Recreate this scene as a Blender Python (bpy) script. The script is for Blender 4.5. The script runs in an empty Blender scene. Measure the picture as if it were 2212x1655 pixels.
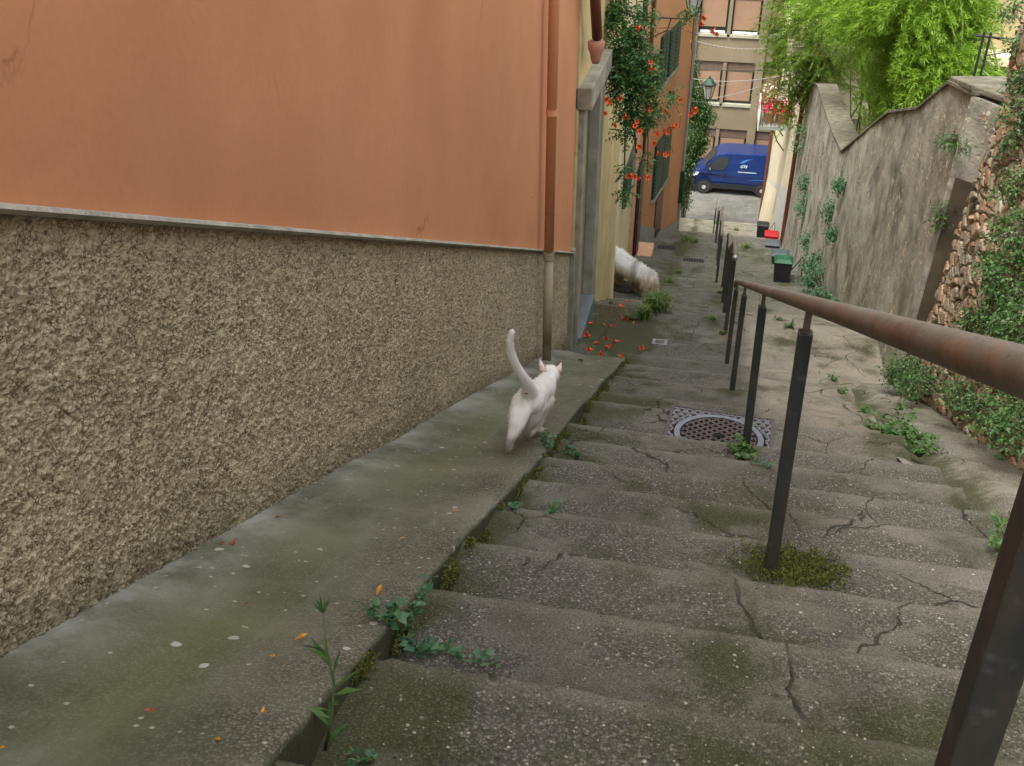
import bpy, bmesh, math, random
import numpy as np
from mathutils import Vector, Matrix
R=math.radians
sc=bpy.context.scene; COL=sc.collection
random.seed(7); rng=np.random.default_rng(11)
# ------------------------------------------------------------ camera, sky, sun
FPX=2200.; PIT=math.atan(FPX/3500); AZ=R(12.02)
cam=bpy.data.objects.new('camera',bpy.data.cameras.new('camera')); COL.objects.link(cam)
cam.location=(0,0,0); cam.rotation_euler=(math.pi/2-PIT,0,AZ)
cam.data.sensor_width=36; cam.data.lens=36*FPX/2212; cam.data.clip_end=2000; cam.data.clip_start=.05
sc.camera=cam
W=bpy.data.worlds.new('World'); sc.world=W; W.use_nodes=True
wn=W.node_tree; wn.nodes.clear()
sky=wn.nodes.new('ShaderNodeTexSky'); sky.sky_type='NISHITA'; sky.sun_disc=False
SUN_EL=62; SUN_DIR=Vector((-.5,-.85,0)).normalized()
sky.sun_elevation=R(SUN_EL); sky.sun_rotation=math.atan2(SUN_DIR.x,SUN_DIR.y)
sky.air_density=1.0; sky.dust_density=3.0; sky.ozone_density=.6
hs=wn.nodes.new('ShaderNodeHueSaturation'); hs.inputs['Saturation'].default_value=.45
bg=wn.nodes.new('ShaderNodeBackground'); bg.inputs[1].default_value=.15
wo=wn.nodes.new('ShaderNodeOutputWorld')
hs.inputs['Saturation'].default_value=.18
wn.links.new(sky.outputs[0],hs.inputs['Color']); wn.links.new(hs.outputs[0],bg.inputs[0]); wn.links.new(bg.outputs[0],wo.inputs[0])
sl=bpy.data.lights.new('sun','SUN'); sl.energy=1.3; sl.angle=R(20); sl.color=(1,.96,.86)
so=bpy.data.objects.new('sun',sl); COL.objects.link(so)
sd=Vector((SUN_DIR.x*math.cos(R(SUN_EL)),SUN_DIR.y*math.cos(R(SUN_EL)),math.sin(R(SUN_EL))))
so.rotation_euler=sd.to_track_quat('Z','Y').to_euler(); so.location=(0,0,30)
sc.view_settings.view_transform='Standard'; sc.view_settings.look='None'; sc.view_settings.gamma=1
sc.view_settings.exposure=1.85
sc.render.engine='CYCLES'
# ------------------------------------------------------------ geometry of the place
def ray(x,y):
    u=x-1106;v=827-y
    fw=FPX*math.cos(PIT)+v*math.sin(PIT);up=v*math.cos(PIT)-FPX*math.sin(PIT)
    return Vector((u*math.cos(AZ)-fw*math.sin(AZ), fw*math.cos(AZ)+u*math.sin(AZ), up))
def AY(x,y,Y): r=ray(x,y); return r*(Y/r.y)
def AX(x,y,X): r=ray(x,y); return r*(X/r.x)
SL=.4645
PR=[(-8,2.716),(8.29,-4.851),(9.9,-5.2),(12.4,-6.4),(13.2,-6.55),(16,-7.75),(17,-7.95),(20,-9.2),(21.5,-9.5),(26,-11.6),(28,-12.1),(33,-14.2),(36,-15),(41,-17.5),(43,-17.8),(60,-18.0)]
def Zg(Y): return float(np.interp(Y,[a for a,b in PR],[b for a,b in PR]))
NOS=[1.468+.4265*k for k in range(-15,17) if k not in (8,11,13,15)]
for a,b in ((9.9,12.4),(13.2,16),(17,20),(21.5,26),(28,33),(36,41)):
    n=max(1,round((b-a)/.68)); NOS+=[a+(b-a)*i/n for i in range(n+1)]
NOS=sorted(set(round(v,4) for v in NOS))
def tread(Y):
    """height of the stair surface"""
    if Y<=NOS[0] or Y>=NOS[-1]: return Zg(Y)
    i=int(np.searchsorted(NOS,Y))
    a,b=NOS[i-1],NOS[i]; za,zb=Zg(a),Zg(b)
    ts=min(.15,(za-zb)/(b-a)*.5) if b-a<.6 else max(.08,(za-zb-.15)/(b-a))
    if abs(a-4.4535)<.02: ts=.1
    return zb+ts*(b-Y)
def surf(X,Y):
    if Y<8.05 and X<-.635: return -(.985+SL*Y)
    if Y<8.2 and X>1.2: return -(1.09+SL*Y)
    return tread(Y)
def hit(x,y):
    r=ray(x,y); Y=.5
    while Y<70:
        t=Y/r.y
        z=surf(r.x*t,Y)
        if r.z*t<z: return Vector((r.x*t,Y,z))
        Y+=.004*max(1,Y/3)
    return Vector((0,50,-18))
# ------------------------------------------------------------ object helpers
def tag(o,label=None,cat=None,group=None,kind=None):
    if label:o['label']=label
    if cat:o['category']=cat
    if group:o['group']=group
    if kind:o['kind']=kind
    return o
def empty(name,loc,label,cat,group=None,rz=0):
    o=bpy.data.objects.new(name,None); COL.objects.link(o); o.empty_display_size=.1
    o.location=loc; o.rotation_euler=(0,0,rz); return tag(o,label,cat,group)
def wloc(o):
    v=Vector((0,0,0))
    while o: v=v+Vector(o.location); o=o.parent
    return v
class MB:
    def __init__(s): s.v=[]; s.f=[]; s.smooth=False
    def quad(s,*p):
        n=len(s.v); s.v+= [tuple(q) for q in p]; s.f.append(tuple(range(n,n+len(p)))); return s
    def box(s,x0,x1,y0,y1,z0,z1):
        n=len(s.v); s.v+=[(x,y,z) for x in(x0,x1) for y in(y0,y1) for z in(z0,z1)]
        for f in((0,1,3,2),(4,6,7,5),(0,4,5,1),(2,3,7,6),(0,2,6,4),(1,5,7,3)): s.f.append(tuple(n+i for i in f))
        return s
    def prism(s,pts,d):
        """closed polygon pts (3d) extruded by vector d"""
        n=len(s.v);m=len(pts);d=Vector(d)
        s.v+=[tuple(p) for p in pts]+[tuple(Vector(p)+d) for p in pts]
        s.f.append(tuple(range(n,n+m))[::-1]); s.f.append(tuple(range(n+m,n+2*m)))
        for i in range(m):
            j=(i+1)%m; s.f.append((n+i,n+j,n+m+j,n+m+i))
        return s
    def tube(s,pts,r,k=10,cap=True):
        pts=[Vector(p) for p in pts]; rs=r if hasattr(r,'__len__') else [r]*len(pts)
        n=len(s.v); up=Vector((.13,.27,1)).normalized()
        for i,p in enumerate(pts):
            t=(pts[min(i+1,len(pts)-1)]-pts[max(i-1,0)]).normalized()
            a=t.cross(up)
            if a.length<.05:a=t.cross(Vector((1,0,0)))
            a.normalize(); b=t.cross(a)
            for j in range(k):
                q=2*math.pi*j/k; s.v.append(tuple(p+(a*math.cos(q)+b*math.sin(q))*rs[i]))
        for i in range(len(pts)-1):
            for j in range(k):
                s.f.append((n+i*k+j,n+i*k+(j+1)%k,n+(i+1)*k+(j+1)%k,n+(i+1)*k+j))
        if cap:
            s.f.append(tuple(n+j for j in range(k))[::-1]); s.f.append(tuple(n+(len(pts)-1)*k+j for j in range(k)))
        return s
    def lathe(s,prof,c=(0,0,0),k=24,cap=True):
        n=len(s.v)
        for r,z in prof:
            for j in range(k):
                q=2*math.pi*j/k; s.v.append((c[0]+r*math.cos(q),c[1]+r*math.sin(q),c[2]+z))
        for i in range(len(prof)-1):
            for j in range(k): s.f.append((n+i*k+j,n+i*k+(j+1)%k,n+(i+1)*k+(j+1)%k,n+(i+1)*k+j))
        if cap:
            s.f.append(tuple(n+j for j in range(k))[::-1]); s.f.append(tuple(n+(len(prof)-1)*k+j for j in range(k)))
        return s
    def build(s,name,mat,parent=None,label=None,cat=None,group=None,kind=None,smooth=False,bevel=0,local=False,base=None):
        off=Vector((0,0,0))
        if parent is not None and not local: off=wloc(parent)
        if base is not None: off=Vector(base)
        me=bpy.data.meshes.new(name)
        me.from_pydata([(a-off.x,b-off.y,c-off.z) for a,b,c in s.v],[],s.f); me.update()
        bm=bmesh.new(); bm.from_mesh(me); bmesh.ops.recalc_face_normals(bm,faces=bm.faces); bm.to_mesh(me); bm.free()
        o=bpy.data.objects.new(name,me); COL.objects.link(o)
        if mat: me.materials.append(mat)
        if parent is not None:o.parent=parent
        if base is not None:o.location=base
        if smooth:
            for p in me.polygons:p.use_smooth=True
        if bevel:
            b=o.modifiers.new('b','BEVEL');b.width=bevel;b.segments=2;b.limit_method='ANGLE';b.angle_limit=R(40)
        return tag(o,label,cat,group,kind)
def npmesh(name,V,F,mat,parent=None,smooth=False,base=None):
    me=bpy.data.meshes.new(name); V=np.asarray(V,dtype=np.float32)
    if parent is not None: V=V-np.array(wloc(parent),dtype=np.float32)
    if base is not None: V=V-np.array(base,dtype=np.float32)
    F=np.asarray(F,dtype=np.int32); k=F.shape[1]
    me.vertices.add(len(V)); me.vertices.foreach_set('co',V.ravel())
    me.loops.add(F.size); me.loops.foreach_set('vertex_index',F.ravel())
    me.polygons.add(len(F)); me.polygons.foreach_set('loop_start',np.arange(0,F.size,k,dtype=np.int32)); me.polygons.foreach_set('loop_total',np.full(len(F),k,dtype=np.int32))
    me.update(calc_edges=True); me.validate()
    o=bpy.data.objects.new(name,me); COL.objects.link(o); me.materials.append(mat)
    if parent is not None:o.parent=parent
    if base is not None:o.location=base
    if smooth: me.polygons.foreach_set('use_smooth',np.ones(len(me.polygons),dtype=bool))
    return o
def grid(us,vs,fn):
    """grid mesh arrays; fn(U,V)->X,Y,Z arrays"""
    U,Vv=np.meshgrid(us,vs,indexing='ij'); X,Y,Z=fn(U,Vv)
    V=np.stack([X,Y,Z],-1).reshape(-1,3); n,m=len(us),len(vs)
    i=np.arange(n-1)[:,None]*m+np.arange(m-1)[None,:]
    F=np.stack([i,i+m,i+m+1,i+1],-1).reshape(-1,4)
    return V,F
def vnoise(x,y,s,seed=0):
    """cheap smooth value noise"""
    x=np.asarray(x)/s;y=np.asarray(y)/s
    xi=np.floor(x).astype(int);yi=np.floor(y).astype(int);fx=x-xi;fy=y-yi
    fx=fx*fx*(3-2*fx);fy=fy*fy*(3-2*fy)
    def h(a,b):
        n=(a*374761393+b*668265263+seed*1442695)&0x7fffffff
        n=((n^(n>>13))*1274126177)&0x7fffffff
        return ((n^(n>>16))&0xffff)/65535.
    return (h(xi,yi)*(1-fx)+h(xi+1,yi)*fx)*(1-fy)+(h(xi,yi+1)*(1-fx)+h(xi+1,yi+1)*fx)*fy
# ------------------------------------------------------------ materials
class NT:
    def __init__(s,name,disp=None):
        s.m=bpy.data.materials.new(name); s.m.use_nodes=True; s.t=s.m.node_tree; s.n=s.t.nodes; s.n.clear()
        s.out=s.n.new('ShaderNodeOutputMaterial'); s.b=s.n.new('ShaderNodeBsdfPrincipled')
        s.L(s.b.outputs[0],s.out.inputs[0]); s.co=s.n.new('ShaderNodeTexCoord').outputs['Object']
        if disp: s.m.displacement_method=disp
    def L(s,a,b): s.t.links.new(a,b)
    def S(s,sock,v):
        if hasattr(v,'is_linked') or isinstance(v,bpy.types.NodeSocket): s.L(v,sock)
        else:
            if isinstance(v,tuple) and len(v)==3 and sock.type=='RGBA': v=v+(1,)
            sock.default_value=v
    def mapping(s,scale=(1,1,1),rot=(0,0,0),co=None):
        m=s.n.new('ShaderNodeMapping'); s.L(co or s.co,m.inputs[0]); m.inputs['Scale'].default_value=scale; m.inputs['Rotation'].default_value=rot; return m.outputs[0]
    def noise(s,scale,detail=4,rough=.55,co=None,out='Fac',dist=0):
        n=s.n.new('ShaderNodeTexNoise'); s.L(co or s.co,n.inputs['Vector']); n.inputs['Scale'].default_value=scale; n.inputs['Detail'].default_value=detail; n.inputs['Roughness'].default_value=rough; n.inputs['Distortion'].default_value=dist
        return n.outputs[out]
    def vor(s,scale,feat='F1',co=None,out='Distance',rnd=1):
        n=s.n.new('ShaderNodeTexVoronoi'); n.feature=feat; s.L(co or s.co,n.inputs['Vector']); n.inputs['Scale'].default_value=scale; n.inputs['Randomness'].default_value=rnd
        return n.outputs[out]
    def ramp(s,fac,stops,interp='LINEAR'):
        n=s.n.new('ShaderNodeValToRGB'); s.L(fac,n.inputs[0]); e=n.color_ramp.elements; n.color_ramp.interpolation=interp
        while len(e)<len(stops): e.new(.5)
        for el,(p,c) in zip(e,stops):
            el.position=p; el.color=(c,c,c,1) if not isinstance(c,tuple) else c+(1,)
        return n.outputs[0]
    def mix(s,fac,a,b,mode='MIX'):
        n=s.n.new('ShaderNodeMix'); n.data_type='RGBA'; n.blend_type=mode
        s.S(n.inputs[0],fac); s.S(n.inputs[6],a); s.S(n.inputs[7],b); return n.outputs[2]
    def math(s,op,a,b=0.,clamp=False):
        n=s.n.new('ShaderNodeMath'); n.operation=op; n.use_clamp=clamp; s.S(n.inputs[0],a); s.S(n.inputs[1],b); return n.outputs[0]
    def sep(s,co=None):
        n=s.n.new('ShaderNodeSeparateXYZ'); s.L(co or s.co,n.inputs[0]); return n.outputs
    def attr(s,name,out='Fac'):
        n=s.n.new('ShaderNodeAttribute'); n.attribute_name=name; return n.outputs[out]
    def warp(s,amt,scale,co=None):
        n=s.n.new('ShaderNodeVectorMath'); n.operation='MULTIPLY_ADD'
        s.L(s.noise(scale,2,out='Color',co=co),n.inputs[0]); n.inputs[1].default_value=(amt,)*3; s.L(co or s.co,n.inputs[2]); return n.outputs[0]
    def fin(s,col,rough=.85,bump=None,bs=.4,bd=.01,spec=.3,disp=None,dscale=.01,mid=.5,metal=0,coat=0):
        s.S(s.b.inputs['Base Color'],col); s.S(s.b.inputs['Roughness'],rough); s.b.inputs['Specular IOR Level'].default_value=spec; s.b.inputs['Metallic'].default_value=metal
        if coat: s.b.inputs['Coat Weight'].default_value=coat
        if bump is not None:
            n=s.n.new('ShaderNodeBump'); n.inputs['Strength'].default_value=bs; n.inputs['Distance'].default_value=bd; s.L(bump,n.inputs['Height']); s.L(n.outputs[0],s.b.inputs['Normal'])
        if disp is not None:
            d=s.n.new('ShaderNodeDisplacement'); d.inputs['Scale'].default_value=dscale; d.inputs['Midlevel'].default_value=mid; s.L(disp,d.inputs['Height']); s.L(d.outputs[0],s.out.inputs['Displacement'])
        return s.m
def simple(name,c,rough=.6,metal=0,var=.15,sc_=8,bs=.15,spec=.3,coat=0,bd=.004):
    t=NT(name); n=t.noise(sc_,5); d=tuple(max(0,v*(1-var)) for v in c); l=tuple(min(1,v*(1+var)) for v in c)
    return t.fin(t.ramp(n,[(.3,d),(.7,l)]),rough,t.noise(sc_*6,4),bs,bd,spec,metal=metal,coat=coat)
def concrete(name,base,dark,moss,mossamt=.5,expo=.5,crack=True,disp=.006,attrmoss=True,pebble=1.35):
    t=NT(name,'BOTH')
    big=t.noise(1.7,7,.68); mid=t.noise(5,6,.65)
    c=t.mix(t.ramp(big,[(.36,0.),(.62,1.)]),dark,base)
    c=t.mix(t.math('MULTIPLY',t.ramp(mid,[(.35,1.),(.6,0.)]),.55),c,tuple(v*.62 for v in base))
    # exposed aggregate
    em=t.ramp(t.noise(2.1,5,.6,co=t.mapping((1,1.6,1))),[(.5-.1*expo,0.),(.535-.1*expo,1.)])
    if attrmoss: em=t.math('MULTIPLY',em,t.math('SUBTRACT',1.,t.math('MULTIPLY',t.attr('nose'),.75)))
    vc=t.vor(150,'F1',out='Color'); vd=t.vor(150,'F1')
    g=t.sep(vc)[0]
    agg=t.ramp(g,[(0,tuple(v*.22 for v in base)),(.45,tuple(v*.55 for v in base)),(.85,tuple(min(1,v*1.2) for v in base)),(1,(.42,.4,.34))])
    agg=t.mix(t.ramp(vd,[(.35,0.),(.65,.75)]),agg,tuple(v*.35 for v in dark))
    c=t.mix(t.math('MULTIPLY',em,.62),c,agg)
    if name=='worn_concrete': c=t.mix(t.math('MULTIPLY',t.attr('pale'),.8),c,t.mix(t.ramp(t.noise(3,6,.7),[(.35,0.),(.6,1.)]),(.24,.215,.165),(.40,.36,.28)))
    # scattered pale pebbles
    pc=t.sep(t.vor(58,'F1',out='Color',co=t.warp(.008,60)))[1]; pd=t.vor(58,'F1',co=t.warp(.008,60))
    pm=t.math('MULTIPLY',t.ramp(pc,[(.86,0.),(.88,1.)]),t.ramp(pd,[(.16,1.),(.24,0.)]))
    pm=t.math('MULTIPLY',pm,t.math('MULTIPLY',t.math('ADD',em,.12),.6*pebble))
    c=t.mix(pm,c,(.5,.48,.41))
    # moss
    mn=t.noise(2.6,7,.68,co=t.warp(.15,3))
    if attrmoss: mn=t.math('ADD',mn,t.math('MULTIPLY',t.attr('moss'),.3))
    mm=t.ramp(mn,[(.66-.16*mossamt,0.),(.86-.2*mossamt,1.)])
    mcol=t.mix(t.noise(40,3),moss,tuple(v*.45 for v in moss))
    c=t.mix(t.math('MULTIPLY',mm,.85),c,mcol)
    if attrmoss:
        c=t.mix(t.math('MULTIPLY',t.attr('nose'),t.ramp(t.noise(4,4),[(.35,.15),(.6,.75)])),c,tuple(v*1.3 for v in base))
        c=t.mix(t.math('MULTIPLY',t.attr('back'),t.ramp(t.noise(3,5),[(.3,.3),(.6,.95)])),c,(.03,.032,.02))  # crease shade at the back of each tread, painted as a dark band
    h=t.math('ADD',t.math('MULTIPLY',mid,.5),t.math('MULTIPLY',t.math('MULTIPLY',t.math('SUBTRACT',1.,vd),em),.35))
    gr_=t.noise(190,3,.7); c=t.mix(t.ramp(gr_,[(.36,.55),(.52,0.)]),c,(.02,.019,.014)); c=t.mix(t.ramp(gr_,[(.56,0.),(.7,.35)]),c,tuple(min(1,v*1.9) for v in base))
    h=t.math('ADD',h,t.math('MULTIPLY',t.noise(60,4,.7),.45))
    if crack:
        cr=t.vor(1.7,'DISTANCE_TO_EDGE',co=t.warp(.35,1.9,co=t.warp(.05,16)))
        ck=t.math('MULTIPLY',t.ramp(t.math('SUBTRACT',cr,t.math('MULTIPLY',t.noise(7,3),.010)),[(.0,1.),(.004,0.)]),t.ramp(t.noise(1.7,3),[(.47,0.),(.53,1.)]))
        c=t.mix(t.math('MULTIPLY',ck,.75),c,(.02,.02,.014)); h=t.math('SUBTRACT',h,t.math('MULTIPLY',ck,.9))
    return t.fin(c,.9,disp=h,dscale=disp,spec=.25)
M={}
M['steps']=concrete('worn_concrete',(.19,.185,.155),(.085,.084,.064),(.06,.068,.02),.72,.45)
M['path']=concrete('pale_concrete',(.37,.355,.29),(.2,.195,.145),(.075,.085,.03),.55,.4,pebble=.5)
# ramp beside the house wall: green-grey, pale scoured strip by the wall
t=NT('ramp_concrete','BOTH'); X_=t.sep()[0]
stretch=t.mapping((1,.25,.25))
c=t.ramp(t.noise(3,6,.62),[(.33,(.08,.088,.052)),(.62,(.185,.183,.127))])
c=t.mix(t.math('MULTIPLY',t.ramp(t.noise(7,6,.7,co=stretch),[(.5,0.),(.75,1.)]),.5),c,(.30,.31,.26))
gr=t.math('MULTIPLY',t.ramp(t.math('ADD',X_,1.45),[(.3,0.),(.47,1.),(.62,0.)]),t.ramp(t.noise(1.6,5),[(.38,.15),(.6,1.)]))
c=t.mix(t.math('MULTIPLY',gr,.62),c,(.13,.145,.04))
wl=t.math('MULTIPLY',t.ramp(t.math('ADD',X_,1.45),[(.19,1.),(.36,0.)]),t.ramp(t.noise(2.2,6,.7),[(.45,0.),(.6,1.)]))
c=t.mix(t.math('MULTIPLY',wl,.75),c,(.42,.42,.38))
eg=t.ramp(t.math('ADD',X_,1.45),[(.5,0.),(.72,1.)])
vd=t.vor(170); g=t.sep(t.vor(170,out='Color'))[0]
agg=t.mix(t.ramp(vd,[(.35,0.),(.65,.8)]),t.ramp(g,[(0,(.05,.048,.036)),(.6,(.17,.155,.12)),(1,(.3,.28,.22))]),(.03,.03,.022))
c=t.mix(t.math('MULTIPLY',t.math('ADD',t.math('MULTIPLY',eg,.55),.25),t.ramp(t.noise(3.3,4),[(.35,.4),(.6,1.)])),c,agg)
wv=t.warp(.02,40); pc=t.sep(t.vor(13,out='Color',co=wv))[1]; pd=t.vor(13,co=wv)
sp=t.math('MULTIPLY',t.ramp(pc,[(.80,0.),(.82,1.)]),t.ramp(pd,[(.12,1.),(.17,0.)]))
c=t.mix(t.math('MULTIPLY',sp,.75),c,(.55,.56,.5))
pc=t.sep(t.vor(40,out='Color'))[1]; pd=t.vor(40)
sp=t.math('MULTIPLY',t.ramp(pc,[(.88,0.),(.9,1.)]),t.ramp(pd,[(.15,1.),(.25,0.)])); c=t.mix(t.math('MULTIPLY',sp,.7),c,(.48,.47,.4))
# faint brushed scratches across the ramp
scn=t.ramp(t.noise(4,3,.8,co=t.mapping((6,60,6),(0,0,.5))),[(.62,0.),(.75,1.)]); c=t.mix(t.math('MULTIPLY',scn,.25),c,(.34,.35,.3))
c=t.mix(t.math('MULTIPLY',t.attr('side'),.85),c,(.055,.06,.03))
M['ramp']=t.fin(c,.85,disp=t.math('ADD',t.math('MULTIPLY',t.noise(5,5),.5),t.math('MULTIPLY',t.noise(70,4,.7),.4)),dscale=.005,spec=.3)
# salmon render of the house
def render_mat(name,lo,hi,streak,bs=.25,scale=.7):
    t=NT(name); n=t.noise(scale,6,.6); v=t.noise(1.1,5,.6,co=t.mapping((1.1,1.1,.6)))
    c=t.mix(t.ramp(n,[(.32,0.),(.66,1.)]),lo,hi)
    c=t.mix(t.math('MULTIPLY',t.ramp(v,[(.48,0.),(.72,1.)]),.22),c,streak)
    c=t.mix(t.math('MULTIPLY',t.ramp(t.noise(45,3),[(.45,0.),(.75,1.)]),.12),c,tuple(v*.6 for v in lo))
    cr=t.vor(1.0,'DISTANCE_TO_EDGE',co=t.warp(.5,1.7,co=t.warp(.05,18))); ck=t.math('MULTIPLY',t.ramp(cr,[(.001,1.),(.005,0.)]),t.ramp(t.noise(.9,3),[(.56,0.),(.62,1.)]))
    c=t.mix(t.math('MULTIPLY',ck,.5),c,tuple(v*.4 for v in lo))
    h=t.math('ADD',t.noise(2.3,4,.5),t.math('MULTIPLY',t.noise(14,5,.6),.25)); h=t.math('SUBTRACT',h,t.math('MULTIPLY',ck,.2))
    return t.fin(c,.82,h,bs,.03,.3)
M['salmon']=render_mat('salmon_render',(.46,.195,.088),(.63,.285,.145),(.60,.34,.19),scale=.5)
M['salmon2']=render_mat('orange_render',(.52,.25,.12),(.60,.31,.165),(.46,.22,.11))
M['yellow']=render_mat('yellow_render',(.44,.33,.15),(.60,.48,.24),(.24,.2,.13),scale=3)
M['cream']=render_mat('cream_render',(.62,.53,.32),(.74,.65,.42),(.5,.43,.28),scale=2)
M['creamR']=render_mat('pale_house_render',(.52,.45,.29),(.62,.55,.38),(.36,.33,.25),scale=1.5)
M['ochre']=render_mat('ochre_render',(.3,.24,.125),(.36,.29,.16),(.26,.2,.11))
M['facade']=render_mat('facade_concrete',(.165,.13,.082),(.205,.165,.108),(.13,.108,.075),scale=.6)
# roughcast plinth
t=NT('roughcast','BOTH')
wc=t.warp(.03,9); v1=t.vor(66,co=wc); v2=t.vor(140,co=t.warp(.01,30)); n1=t.noise(46,5,.7,dist=.3); n2=t.noise(5,3)
top=t.math('MULTIPLY',t.ramp(t.attr('lip'),[(0.,1.),(1.,.2)]),1.)
h=t.math('ADD',t.math('MULTIPLY',t.math('SUBTRACT',1.,v1),.5),t.math('MULTIPLY',t.math('SUBTRACT',1.,v2),.22))
h=t.math('ADD',h,t.math('MULTIPLY',n1,.75)); h=t.math('ADD',h,t.math('MULTIPLY',n2,.35))
hh=t.math('MULTIPLY',h,top)
c=t.mix(t.ramp(t.noise(1.5,4),[(.35,0.),(.65,1.)]),(.47,.405,.275),(.60,.52,.365))
c=t.mix(t.ramp(n1,[(.34,.75),(.43,0.)]),c,(.10,.08,.05)); ve=t.vor(72,'DISTANCE_TO_EDGE',co=wc); c=t.mix(t.math('MULTIPLY',t.ramp(ve,[(.02,1.),(.12,0.)]),t.ramp(t.noise(20,3),[(.42,0.),(.55,.8)])),c,(.09,.07,.045))  # shade in the crevices and pits is painted into the colour
c=t.mix(t.math('MULTIPLY',t.ramp(t.noise(90,2),[(.55,0.),(.7,1.)]),.3),c,(.5,.45,.36))
c=t.mix(t.math('MULTIPLY',t.attr('foot'),t.ramp(t.noise(6,5),[(.3,.3),(.6,1.)])),c,(.09,.095,.055))
c=t.mix(t.attr('lip'),c,(.40,.38,.33))
M['roughcast']=t.fin(c,.95,disp=hh,dscale=.027,mid=.12,spec=.15)
# grey stucco garden wall with fallen plaster
def stucco(name,stone=False):
    t=NT(name,'BOTH'); v=t.noise(2.0,7,.65,co=t.mapping((1.3,.75,1.)))
    c=t.mix(t.ramp(v,[(.34,0.),(.6,1.)]),(.115,.11,.092),(.40,.385,.325))
    c=t.mix(t.math('MULTIPLY',t.ramp(t.noise(1.1,5,.6),[(.45,0.),(.62,1.)]),.25),c,(.17,.145,.1))
    c=t.mix(t.math('MULTIPLY',t.ramp(t.noise(2.3,6,.7),[(.5,0.),(.64,1.)]),.7),c,(.42,.4,.35))
    sp=t.noise(9,5,.6,co=t.mapping((1,.7,.9))); low=t.ramp(t.noise(1.2,3),[(.4,0.),(.6,1.)])
    m=t.math('MULTIPLY',t.ramp(sp,[(.585,0.),(.61,1.)]),low); m2=t.math('MULTIPLY',t.ramp(t.noise(20,3,.6,co=t.mapping((1,.6,.8))),[(.62,0.),(.65,1.)]),t.ramp(t.noise(1.0,3),[(.4,0.),(.55,1.)]))
    br=t.ramp(t.sep(t.vor(14,out='Color'))[0],[(0,(.40,.25,.16)),(.4,(.48,.38,.26)),(.8,(.55,.5,.4)),(1,(.7,.66,.55))])
    c=t.mix(t.math('MULTIPLY',m,.8),c,br); c=t.mix(m2,c,(.6,.52,.4))
    h=t.math('SUBTRACT',t.math('ADD',t.noise(4,5),t.math('MULTIPLY',t.noise(35,4,.7),.4)),t.math('MULTIPLY',m,.5))
    return t.fin(c,.92,disp=h,dscale=.022,spec=.2)
M['stucco']=stucco('old_grey_stucco')
t=NT('wall_cap'); n=t.noise(7,6,.7); c=t.ramp(n,[(.3,(.085,.078,.055)),(.55,(.19,.175,.13)),(.75,(.32,.3,.23))])
M['cap']=t.fin(c,.93,t.noise(25,5,.7),.8,.02,.2)
# rubble brick wall
t=NT('rubble_brick','BOTH'); wc=t.warp(.1,4); mp=t.mapping((1,1,1.7),co=wc); vd=t.vor(6.5,'DISTANCE_TO_EDGE',co=mp); vc=t.vor(6.5,out='Color',co=mp); s_=t.sep(vc)
c=t.ramp(s_[0],[(0,(.5,.25,.15)),(.3,(.45,.32,.22)),(.5,(.58,.4,.27)),(.7,(.42,.37,.27)),(1,(.55,.51,.41))])
c=t.mix(t.math('MULTIPLY',t.noise(24,5,.7),.6),c,(.2,.16,.11)); c=t.mix(t.ramp(t.noise(3,5),[(.52,0.),(.66,.7)]),c,(.34,.33,.27))
c=t.mix(t.ramp(vd,[(.02,1.),(.09,0.)]),c,(.16,.14,.095)); c=t.mix(t.ramp(t.noise(2,6,.7),[(.58,0.),(.7,.7)]),c,(.10,.12,.045))
h=t.math('ADD',t.math('MULTIPLY',t.ramp(vd,[(.0,0.),(.14,1.)]),t.math('ADD',t.math('MULTIPLY',s_[1],.8),.4)),t.math('MULTIPLY',t.noise(22,5,.7),.45))
M['rubble']=t.fin(c,.93,disp=h,dscale=.04,spec=.15)
# leaves
def leafmat(name,c1,c2,c3,trans=.35,rough=.45):
    t=NT(name); g=t.n.new('ShaderNodeNewGeometry').outputs['Random Per Island']
    c=t.ramp(g,[(0,c1),(.55,c2),(1,c3)]); t.S(t.b.inputs['Base Color'],c); t.b.inputs['Roughness'].default_value=rough; t.b.inputs['Specular IOR Level'].default_value=.4
    tr=t.n.new('ShaderNodeBsdfTranslucent'); t.L(t.mix(1.,c,(1.,1.,.55),'MULTIPLY'),tr.inputs[0]); mx=t.n.new('ShaderNodeMixShader'); mx.inputs[0].default_value=trans
    t.L(t.b.outputs[0],mx.inputs[1]); t.L(tr.outputs[0],mx.inputs[2]); t.L(mx.outputs[0],t.out.inputs[0]); return t.m
M['bamboo']=leafmat('bamboo_leaf',(.10,.21,.015),(.18,.33,.025),(.31,.44,.06),.5)
M['bamboo2']=leafmat('bamboo_leaf_deep',(.06,.13,.012),(.13,.23,.022),(.23,.33,.045),.45)
M['vine']=leafmat('vine_leaf',(.03,.10,.025),(.065,.17,.045),(.16,.28,.09),.3,.35)
M['weed']=leafmat('weed_leaf',(.05,.13,.035),(.08,.19,.05),(.16,.28,.08),.3)
M['weedblue']=leafmat('weed_leaf_bluish',(.05,.13,.065),(.07,.18,.09),(.12,.25,.12),.25)
M['grass']=leafmat('grass_blade',(.07,.15,.03),(.13,.22,.05),(.26,.3,.11),.3)
M['bush']=leafmat('bush_leaf',(.02,.055,.012),(.045,.10,.025),(.10,.17,.04),.25)
M['creeper']=leafmat('creeper_leaf',(.04,.10,.03),(.07,.16,.045),(.14,.26,.08),.25,.35)
M['moss']=simple('moss',(.10,.115,.022),.95,var=.5,sc_=60,bs=1,bd=.01)
M['stem']=simple('green_stem',(.12,.18,.06),.6)
M['wood_stem']=simple('woody_stem',(.11,.085,.055),.85,var=.3,sc_=20)
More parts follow.
